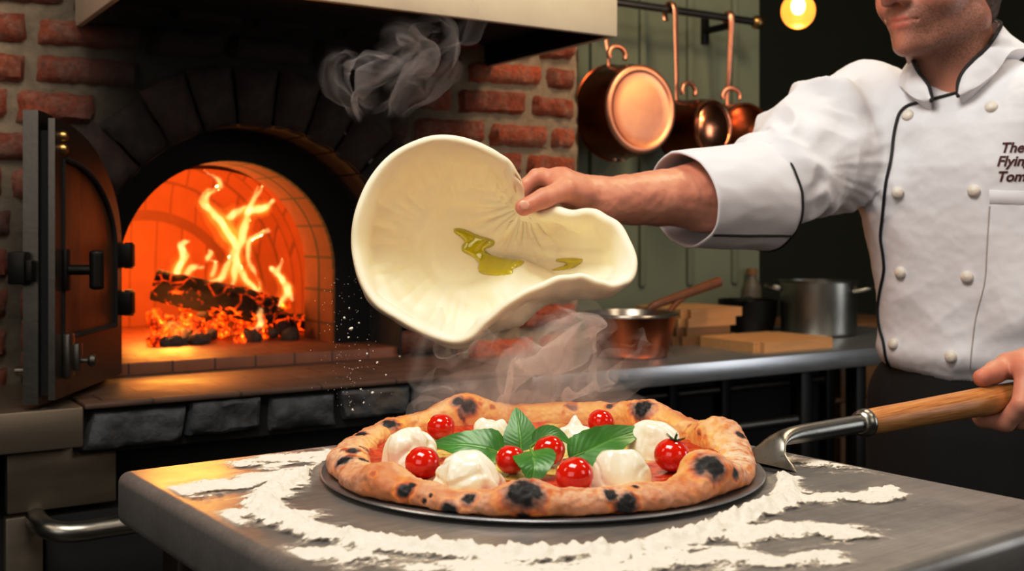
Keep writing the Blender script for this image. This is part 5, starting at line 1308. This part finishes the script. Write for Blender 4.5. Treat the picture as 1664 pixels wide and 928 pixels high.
# sleeve-head seam
ds = np.abs(np.linalg.norm(V - CB(.13, .02, 1.31), axis=1) - .075); disp = disp - .0 * ds
V = V + VN * disp[:, None]
V = V + VN * (.0006 * fbm(V * 70, 2))[:, None]
m = NT('white_cotton'); n1 = m.noise(900, 2, .5); n2 = m.noise(14, 4)
MT['cotton'] = m.done(m.bsdf(m.mix(n2, '#d3d3d8', '#e2e2e6'), .8, 0, m.bump(n1, .08, .0008), Sheen_Weight=.1))
MT['piping'] = simple('black_piping', '#0d0c0c', .55, 0, .1, 50)
mb = MB(); mb.add(V - chl, Q); jack = mb.build('jacket', MT['cotton'], chef, smooth=0)
mbw = MB(); mbw.add(V, Q); jb = BVHTree.FromPolygons([Vector(v) for v in V], [tuple(q) for q in Q])
def cpart(mb, name, mat, parent=None, **k):
    mb.v = [v - chl for v in mb.v]; return mb.build(name, mat, parent or jack, **k)
# overlap flap edge and piping, buttons, lettering, pocket: laid on the cloth along its front
def lay(pts, n, off):
    p = catmull(np.array(pts, float), n); out = []
    for x, y in p:
        h_ = hit(jb, x, y)
        if h_ is not None: out.append(h_[0] + h_[1] * off)
    out = np.array(out)
    for _ in range(3): out[1:-1] = .5 * out[1:-1] + .25 * (out[:-2] + out[2:])
    return out
flapl = [(1556, 152), (1535, 157), (1500, 166), (1476, 172), (1463, 183), (1458, 196), (1452, 225), (1447, 262), (1440, 300), (1435, 350), (1432, 385), (1436, 412), (1438, 440), (1432, 470), (1428, 500), (1430, 530), (1437, 555), (1442, 585), (1450, 600)]
pl = lay(flapl, 130, .0022)
mb = MB(); mb.tube(pl, .0022, 8); cpart(mb, 'front_piping', MT['piping'])
m = NT('cloth_button'); MT['button'] = m.done(m.bsdf('#ddd6cc', .4))
def normal_M(p, n):
    z_ = Vector(n).normalized(); return Matrix.Translation(Vector(p)) @ z_.to_track_quat('Z', 'Y').to_matrix().to_4x4()
for bx_, by_ in [(1476, 188), (1611, 174), (1459, 313), (1583, 310), (1464, 443), (1572, 450), (1453, 559), (1546, 580)]:
    h_ = hit(jb, bx_, by_)
    if h_ is None: continue
    mb = MB(); mb.lathe([(.0085, -.003), (.0092, .001), (.0085, .0038), (.0056, .0060), (0, .0068)], 28, M=normal_M(h_[0] + h_[1] * .001, h_[1])); cpart(mb, 'button', MT['button'], smooth=0)
# lettering
def text_pts(body, size):
    cu = bpy.data.curves.new('t', 'FONT'); cu.body = body; cu.size = size; cu.shear = .28; cu.offset = size * .022; cu.resolution_u = 4; cu.space_line = .86
    o = bpy.data.objects.new('t', cu); COL.objects.link(o); dg = bpy.context.evaluated_depsgraph_get(); me = o.evaluated_get(dg).to_mesh()
    bm = bmesh.new(); bm.from_mesh(me); bmesh.ops.triangulate(bm, faces=bm.faces); bmesh.ops.subdivide_edges(bm, edges=[e for e in bm.edges if e.calc_length() > size * .12], cuts=1); bmesh.ops.triangulate(bm, faces=bm.faces)
    bm.verts.index_update(); v = np.array([x.co[:] for x in bm.verts]); f = [[x.index for x in q.verts] for q in bm.faces]; bm.free()
    bpy.data.objects.remove(o); bpy.data.curves.remove(cu); return v, f
m = NT('dark_red_embroidery'); MT['thread'] = m.done(m.bsdf(m.mix(m.noise(500, 2), '#3a0e0a', '#5c1a12'), .6))
h_ = hit(jb, 1632, 262)
jn = h_[1] * .4 + np.array([0, -1, 0]) * .6 * 0 + h_[1] * .6
jn[2] *= .3; jn /= np.linalg.norm(jn); tx = np.cross([0, 0, 1], jn); tx = tx if tx[0] > 0 else -tx; tx /= np.linalg.norm(tx)
mb = MB()
for body_, ax_, ay_ in (('The', 1625, 248), ('Flying', 1619, 270), ('Tomato', 1619, 295)):
    v, f = text_pts(body_, .0205)
    hh_ = hit(jb, ax_, ay_)[0]; W_ = hh_ + np.outer(v[:, 0] * .95, tx) + np.outer(v[:, 1], [0, 0, 1])
    o_ = []
    for p in W_:
        r_ = jb.ray_cast(Vector(p + jn * .08), Vector(-jn)); o_.append(np.array(r_[0]) + jn * .0012 if r_[0] is not None else p)
    mb.add(np.array(o_), f)
cpart(mb, 'embroidered_lettering', MT['thread'], smooth=0)
# pocket welt
mb = MB(); pk = []
for x in np.linspace(1608, 1700, 24):
    row = []
    for y in (308, 311, 329, 332):
        h_ = hit(jb, x, y + (x - 1608) * .03); row.append((h_[0] + h_[1] * (.0022 if y in (311, 329) else -.0004)) if h_ is not None else None)
    if all(r is not None for r in row): pk.append(row)
mb.grid(np.array(pk)); cpart(mb, 'pocket_welt', MT['cotton'], smooth=0)
# seams
m = NT('stitch_line'); MT['stitch'] = m.done(m.bsdf('#b5afab', .8))
sm = lay([(1608, 335), (1604, 400), (1600, 460), (1585, 520), (1576, 600)], 60, .0004); mb = MB(); mb.tube(sm, .0011, 6); cpart(mb, 'seam', MT['stitch'])
# collar: a stand band round the neck, open at the throat
ncx = np.array([.690, 1.715])
def cyl(px, py, r, far=False, cx=ncx):
    t_ = (px - 832) / F; A_ = t_ * t_ + 1; B_ = -2 * (t_ * cx[0] + cx[1]); C_ = cx @ cx - r * r; D_ = max(B_ * B_ - 4 * A_ * C_, 0)
    return P(px, py, (-B_ + (1 if far else -1) * math.sqrt(D_)) / (2 * A_))
top_l = [cyl(1556, 154, .083), cyl(1557, 133, .081), cyl(1565, 116, .079), cyl(1581, 98, .078), cyl(1604, 77, .079), cyl(1621, 52, .081)]
back_l = [np.array([.770, 1.748, 1.484]), np.array([.755, 1.785, 1.496]), np.array([.715, 1.800, 1.490]), np.array([.668, 1.790, 1.468])]
top_r = [cyl(1483, 92, .079, True), cyl(1484, 101, .081), cyl(1494, 119, .080), cyl(1508, 137, .081), cyl(1515, 161, .084)]
topc = catmull(top_l + back_l + top_r, 160)
bot_l = [cyl(1557, 157, .088), cyl(1575, 148, .092), cyl(1594, 137, .090), cyl(1621, 115, .091), cyl(1646, 82, .093), np.array([.800, 1.700, 1.432])]
bback = [np.array([.808, 1.770, 1.436]), np.array([.770, 1.815, 1.442]), np.array([.715, 1.830, 1.432]), np.array([.650, 1.815, 1.412])]
bot_r = [np.array([.612, 1.765, 1.392]), np.array([.604, 1.715, 1.376]), cyl(1472, 150, .094), cyl(1492, 162, .090), cyl(1514, 165, .087)]
botc = catmull(bot_l + bback + bot_r, 160)
v_ = np.linspace(-.35, 1, 16)[None, :, None]; vv_ = np.clip(v_, 0, 1); Gc = botc[:, None] * (1 - vv_) + topc[:, None] * vv_
ctr_ = np.array([ncx[0], ncx[1], 0]); outw = Gc - ctr_; outw[..., 2] = 0; outw /= np.linalg.norm(outw, axis=-1, keepdims=True)
Gc = Gc + np.clip(-v_, 0, 1) * ss(0, .06, np.minimum(np.linspace(0, 1, 160), 1 - np.linspace(0, 1, 160)))[:, None, None] * (np.array([0, 0, -.05]) - outw * .075); Gc = Gc + outw * (.003 * np.sin(PI * np.clip(v_, 0, 1)) + .0016 * vn(Gc * 60)[..., None])
mb = MB(); mb.grid(Gc); mb.grid(Gc - outw * .0035, flip=True); mb.grid(np.stack([Gc[:, -1], Gc[:, -1] - outw[:, -1] * .0035], 1)); mb.grid(np.stack([Gc[0], Gc[0] - outw[0] * .0035], 1)); mb.grid(np.stack([Gc[-1], Gc[-1] - outw[-1] * .0035], 1))
col_ = cpart(mb, 'collar', MT['cotton'], smooth=60)
edge = np.concatenate([Gc[0, 4:-1:2], topc, Gc[-1, 4:-1:2][::-1]]); edge = edge
mb = MB(); mb.tube(catmull(topc, 200), .0028, 8); mb.tube(np.array(Gc[0, 4:]), .0026, 8); mb.tube(np.array(Gc[-1, 4:]), .0026, 8); 
mb.v = [v for v in mb.v]; cpart(mb, 'collar_piping', MT['piping'], col_)
# turned-back cuff on the right sleeve: a thick open tube
ca, cb2 = lerp(elR, wrR, -.02), lerp(elR, wrR, .50)
cax = (cb2 - ca) / np.linalg.norm(cb2 - ca); cu_ = np.array([0, 0, 1.]) - cax * cax[2]; cu_ /= np.linalg.norm(cu_); cw_ = np.cross(cax, cu_)
na_, nt_ = 120, 30; A_ = np.linspace(0, 2 * PI, na_, endpoint=False)[None]; T_ = np.linspace(0, 1, nt_)[:, None]
def cuffs(rad0, rad1, inner=0):
    r_ = lerp(rad0, rad1, T_) * (1 + .07 * np.cos(A_ - 2.6)) + .0022 * vn(np.stack([np.cos(A_) * 1.2 + 0 * T_, np.sin(A_) * 1.5 + 0 * T_, T_ * 2 + 5 + 0 * A_], -1)) + .0012 * (1 - 2 * np.abs(vn(np.stack([np.cos(A_) * 2.0 + 0 * T_, np.sin(A_) * 2.2 + 0 * T_, T_ * 2.5 + 15 + 0 * A_], -1)))) - inner
    slant = .010 * np.cos(A_ - .4)
    return (ca + cax * 0)[None, None] + ((T_ * np.linalg.norm(cb2 - ca)) + slant)[..., None] * cax + r_[..., None] * (np.cos(A_)[..., None] * cu_ + np.sin(A_)[..., None] * cw_)
Go = cuffs(.083, .070); Gi = cuffs(.083, .070, .005)
rimc = .5 * (Go[-1] + Gi[-1]) + cax * .003; rim0 = .5 * (Go[0] + Gi[0]) - cax * .003
mb = MB(); mb.grid(np.concatenate([rim0[None], Go, rimc[None], Gi[::-1]]), cv=True); cuff = cpart(mb, 'turned_back_cuff', MT['cotton'], smooth=0)
mb = MB(); lp = Go[0] - cax * .0015; mb.tube(np.concatenate([lp, lp[:3]]), .0022, 8)
# the slit of the cuff: find the vertical line of points nearest the viewer's lower side
kA = int(np.argmin([(g_[1] + 1.1 * (g_[2])) for g_ in Go[15]])); mb.tube(np.array([Go[i, kA] * 1.0 for i in range(0, nt_)]), .0022, 8); cpart(mb, 'cuff_piping', MT['piping'], cuff)
# ---- black apron and trousers
ia = Imp()
LA = np.array([[.30, .215, .17], [.5, .21, .165], [.7, .197, .155], [.85, .180, .140], [.93, .160, .121], [.975, .154, .113]])
def skirt(X):
    z = X[:, 2]; a, b = (np.interp(z, LA[:, 0], LA[:, i]) for i in (1, 2)); s = (X - C0) @ crr + .028; q = (X - C0) @ cf
    d = ((np.abs(s / a) ** 2.3 + np.abs(q / b) ** 2.3) ** (1 / 2.3) - 1) * np.minimum(a, b); return np.maximum(d, np.maximum(z - .975, .32 - z))
ia.fun(skirt, CB(0, 0, .65), .45, k=.01)
V, Q = ia.mesh(.007); VN = vnormals(V, Q); s_ = (V - C0) @ crr
V = V + VN * (.008 * vn(np.stack([s_ * 16, V[:, 2] * 1.5, (V - C0) @ cf * 10], -1)) * ss(.98, .8, V[:, 2]))[:, None]
MT['apron'] = simple('black_apron_cloth', '#050505', .85, 0, .2, 30, .1, 200)
mb = MB(); mb.add(V - chl, Q); mb.build('apron', MT['apron'], chef, smooth=0)
it = Imp()
for s in (-1, 1):
    it.chain([CB(s * .075, 0, .88), CB(s * .088, .015, .47), CB(s * .092, -.01, .07)], [.095, .078, .072], k=.02)
V, Q = it.mesh(.009); mb = MB(); mb.add(V - chl, Q); mb.build('trousers', MT['apron'], chef, smooth=0)
for s in (-1, 1):
    ib = Imp(); ib.cap(CB(s * .09, -.03, .05), CB(s * .105, .14, .04), .05, .042, k=.01); V, Q = ib.mesh(.006); V[:, 2] = np.maximum(V[:, 2], .0); mb = MB(); mb.add(V - chl, Q); mb.build('shoe', MT['blackmetal'], chef, smooth=0)
# ================================================================ smoke and steam
def sheet_mat(name, col, dens):
    m = NT(name); a = m.math('MULTIPLY', m.attr('alpha'), dens, True)
    sh = m.n('MixShader', i0=.5, i1=m.n('BsdfDiffuse', Color=col), i2=m.n('BsdfTranslucent', Color=col))
    return m.done(m.n('MixShader', i0=a, i1=m.n('BsdfTransparent'), i2=sh))
def veils(name, paths, mat, lab, cat, seed=0, turb=1.0, width=1.0):
    """thin folded veils of smoke that follow rising, curling paths"""
    mb = MB(); al = []
    for k, (pts, w, a0, fold) in enumerate(paths):
        pts = np.array([P(*p) for p in pts]); n, mm = 130, 46
        c = catmull(pts, n); T = np.gradient(c, axis=0); T /= np.linalg.norm(T, axis=1)[:, None]
        s = np.linspace(0, 1, n)[:, None]; t = np.linspace(-1, 1, mm)[None]
        sd = seed * 13.7 + k * 5.1
        ang = 1.3 * fold * np.sin(s[:, 0] * 5.0 + sd) + sd
        A = np.cross(T, [0.15, -1, .1]); A /= np.linalg.norm(A, axis=1)[:, None]; B = np.cross(T, A)
        D1 = np.cos(ang)[:, None] * A + np.sin(ang)[:, None] * B; D2 = -np.sin(ang)[:, None] * A + np.cos(ang)[:, None] * B
        ww = w * width * (.35 + .65 * np.sin(PI * np.clip(s * .85 + .12, 0, 1)))
        cross = fold * .45 * w * np.sin(t * 3.1 + s * 6 + sd) + .18 * w * np.sin(t * 7 - s * 9 + sd)
        G = c[:, None] + (t * ww)[..., None] * D1[:, None] + cross[..., None] * D2[:, None]
        q = G * 9 + sd
        G = G + turb * .022 * np.stack([fbm(q, 3), fbm(q + 31, 3), fbm(q + 67, 3)], -1) * (.3 + s[..., None])
        q = G * 30 + sd; G = G + turb * .005 * np.stack([vn(q), vn(q + 31), vn(q + 67)], -1)
        st = .5 + .9 * vn(np.stack([t * 2.6 + 0 * s + sd, s * 1.6 + 0 * t, 0 * s + 0 * t + sd], -1)) + .4 * vn(np.stack([t * 7 + 0 * s + sd, s * 2.5 + 0 * t, 0 * s + 0 * t + sd], -1))
        a = a0 * np.clip(st, .04, 1.3) * (1 - np.abs(t) ** 2.2) * ss(0, .14, s) * (1 - ss(.62, 1, s))
        mb.grid(G); al.append(a.ravel())
    o = mb.build(name, mat, attrs={'alpha': np.concatenate(al)}, smooth=0); tag(o, lab, cat, kind='stuff'); return o
SM = sheet_mat('grey_smoke', (.62, .60, .62), .9); ST = sheet_mat('warm_steam', (.88, .79, .74), 1.45)
Ys = 1.72
veils('smoke', [
    ([(592, 195, Ys), (570, 160, Ys), (556, 120, Ys + .03), (580, 95, Ys), (630, 100, Ys - .03), (660, 120, Ys)], .030, .30, .8),
    ([(600, 190, Ys), (585, 150, Ys - .02), (615, 118, Ys), (655, 85, Ys + .02), (690, 50, Ys), (730, 45, Ys)], .034, .34, 1.0),
    ([(640, 195, Ys), (645, 155, Ys), (670, 120, Ys), (690, 90, Ys + .03), (665, 60, Ys), (640, 50, Ys), (632, 80, Ys)], .030, .30, 1.0),
    ([(575, 190, Ys + .02), (545, 150, Ys), (535, 105, Ys), (560, 78, Ys), (580, 90, Ys)], .022, .16, .8),
    ([(650, 190, Ys), (690, 150, Ys), (720, 110, Ys), (735, 70, Ys), (715, 35, Ys), (670, 30, Ys)], .026, .20, .9),
    ([(610, 185, Ys), (640, 150, Ys + .02), (690, 80, Ys), (745, 60, Ys), (770, 25, Ys), (760, -5, Ys)], .030, .12, .9),
    ([(625, 150, Ys), (660, 130, Ys), (690, 140, Ys), (700, 165, Ys), (720, 185, Ys)], .018, .10, .8),
], SM, 'wispy grey smoke curling up under the black hood above the dough', 'smoke', 2, .75)
Yt = 1.30
veils('steam', [
    ([(760, 690, Yt), (775, 650, Yt), (770, 610, Yt), (745, 580, Yt + .03), (740, 545, Yt), (720, 530, Yt)], .060, .16, .7),
    ([(830, 700, Yt), (840, 650, Yt - .02), (850, 600, Yt), (880, 560, Yt), (890, 530, Yt + .02), (850, 515, Yt)], .060, .24, .8),
    ([(900, 690, Yt), (890, 640, Yt), (900, 600, Yt), (930, 570, Yt), (950, 545, Yt + .03), (930, 520, Yt), (895, 525, Yt)], .060, .26, .8),
    ([(960, 680, Yt), (950, 640, Yt), (975, 600, Yt), (1000, 590, Yt), (1035, 585, Yt), (1045, 610, Yt)], .045, .18, .8),
    ([(700, 690, Yt), (690, 660, Yt), (720, 630, Yt), (760, 610, Yt), (800, 570, Yt), (810, 540, Yt)], .050, .12, .8),
    ([(870, 690, Yt), (920, 640, Yt), (940, 600, Yt), (960, 575, Yt), (940, 545, Yt), (960, 520, Yt)], .045, .18, .9),
    ([(980, 650, Yt), (1010, 620, Yt), (1030, 580, Yt), (1010, 550, Yt)], .030, .12, .8),
    ([(800, 690, Yt), (810, 650, Yt), (860, 620, Yt), (900, 590, Yt), (920, 560, Yt), (905, 530, Yt)], .05, .2, .9),
], ST, 'pale steam rising from the back of the hot pizza below the dough', 'steam', 5, 1.0)
m = NT('thin_steam_haze'); MT['haze'] = m.done(None, m.n('VolumeScatter', Color=(.9, .78, .72), Density=4.5, Anisotropy=.2))
stm = [o for o in SC.objects if o.name.startswith('steam') and o.type == 'MESH'][0]
ihz = Imp(); ihz.ell(P(880, 668, 1.235), (.135, .045, .030), k=.05); ihz.ell(P(800, 655, 1.25), (.07, .04, .035), k=.05); ihz.ell(P(905, 610, 1.27), (.06, .04, .06), k=.05)
V, Q = ihz.mesh(.008); mb = MB(); mb.add(V, Q); mb.build('steam_haze', MT['haze'], stm, smooth=0)
# ================================================================ light and camera
def area(name, loc, tgt, sx, sy, power, col):
    l = bpy.data.lights.new(name, 'AREA'); l.shape = 'RECTANGLE'; l.size = sx; l.size_y = sy; l.energy = power; l.color = col
    o = bpy.data.objects.new(name, l); COL.objects.link(o); o.location = loc
    o.rotation_euler = (Vector(tgt) - Vector(loc)).to_track_quat('-Z', 'Y').to_euler(); return o
def point(name, loc, power, col, r=.05):
    l = bpy.data.lights.new(name, 'POINT'); l.energy = power; l.specular_factor = .3; l.color = col; l.shadow_soft_size = r
    o = bpy.data.objects.new(name, l); COL.objects.link(o); o.location = tuple(loc); return o
area('key_softbox', (-.25, .70, 2.45), (.2, 1.35, .95), .9, .6, 24, (1, .94, .87))
area('front_softbox', (-1.0, -1.2, 1.9), (.2, 1.5, 1.1), 1.6, 1.2, 15, (1, .93, .86))
area('side_softbox', (1.9, -.3, 2.0), (.5, 1.5, 1.05), .8, .8, 8, (1, .90, .80))
area('counter_fill', (.9, 2.0, 2.6), (.85, 2.5, .9), .35, .35, 15, (1, .80, .58))  # unseen fill from above, brightens the green wall and counter
area('pan_fill', (1.5, 1.1, 2.5), (.45, 2.75, 1.35), .4, .4, 8, (1, .86, .70))  # added fill aimed at the hanging pans and the wall behind
area('brick_fill', (-1.5, .7, 2.2), (-.95, 1.95, 1.35), .5, .5, 5, (1, .84, .68))  # added warm fill for the bricks at the left
area('counter_edge_fill', (2.7, 1.65, 1.25), (.6, 2.1, .95), .7, .9, 9, (.92, .95, 1))  # added fill panel for the counter front to mirror, no window there
point('shelf_fill', WL(*(WP(1690, 10, 3.0) - np.array([0, .15, -.1]))), 1.2, (1, .55, .2), .05)  # added warm fill, no lamp stands by the shelf
point('fire_glow', WL(.76, 2.70, 1.10), 13, (1, .40, .07), .12)
point('ember_glow', WL(.72, 2.50, .96), 2.0, (1, .34, .06), .04)
point('pendant_glow', P(1297, 18, 2.65) + np.array([0, 0, -.07]), 1.6, (1, .62, .28), .03)
w = bpy.data.worlds.new('dim_kitchen_air'); SC.world = w; w.use_nodes = True
w.node_tree.nodes['Background'].inputs[0].default_value = (1, .82, .66, 1); w.node_tree.nodes['Background'].inputs[1].default_value = .03
cd = bpy.data.cameras.new('camera'); cam = bpy.data.objects.new('camera', cd); COL.objects.link(cam)
cam.location = (0, 0, CAMZ); cam.rotation_euler = (PI / 2, 0, 0)
cd.sensor_width = 36; cd.lens = F / 1664 * 36; cd.shift_y = -(464 - HY) / 1664; cd.clip_start = .02
cd.dof.use_dof = True; cd.dof.focus_distance = 1.16; cd.dof.aperture_fstop = 7.5
SC.camera = cam
cy = SC.cycles; cy.transparent_max_bounces = 40; cy.volume_bounces = 1; cy.max_bounces = 8; cy.diffuse_bounces = 3; cy.glossy_bounces = 4; cy.sample_clamp_indirect = 4
SC.view_settings.view_transform = 'Standard'; SC.view_settings.look = 'None'; SC.view_settings.exposure = 0; SC.view_settings.use_curve_mapping = True; cm = SC.view_settings.curve_mapping; k_ = cm.curves[3]; k_.points.new(.22, .175); k_.points.new(.70, .745); cm.update(); SC.view_settings.gamma = 1
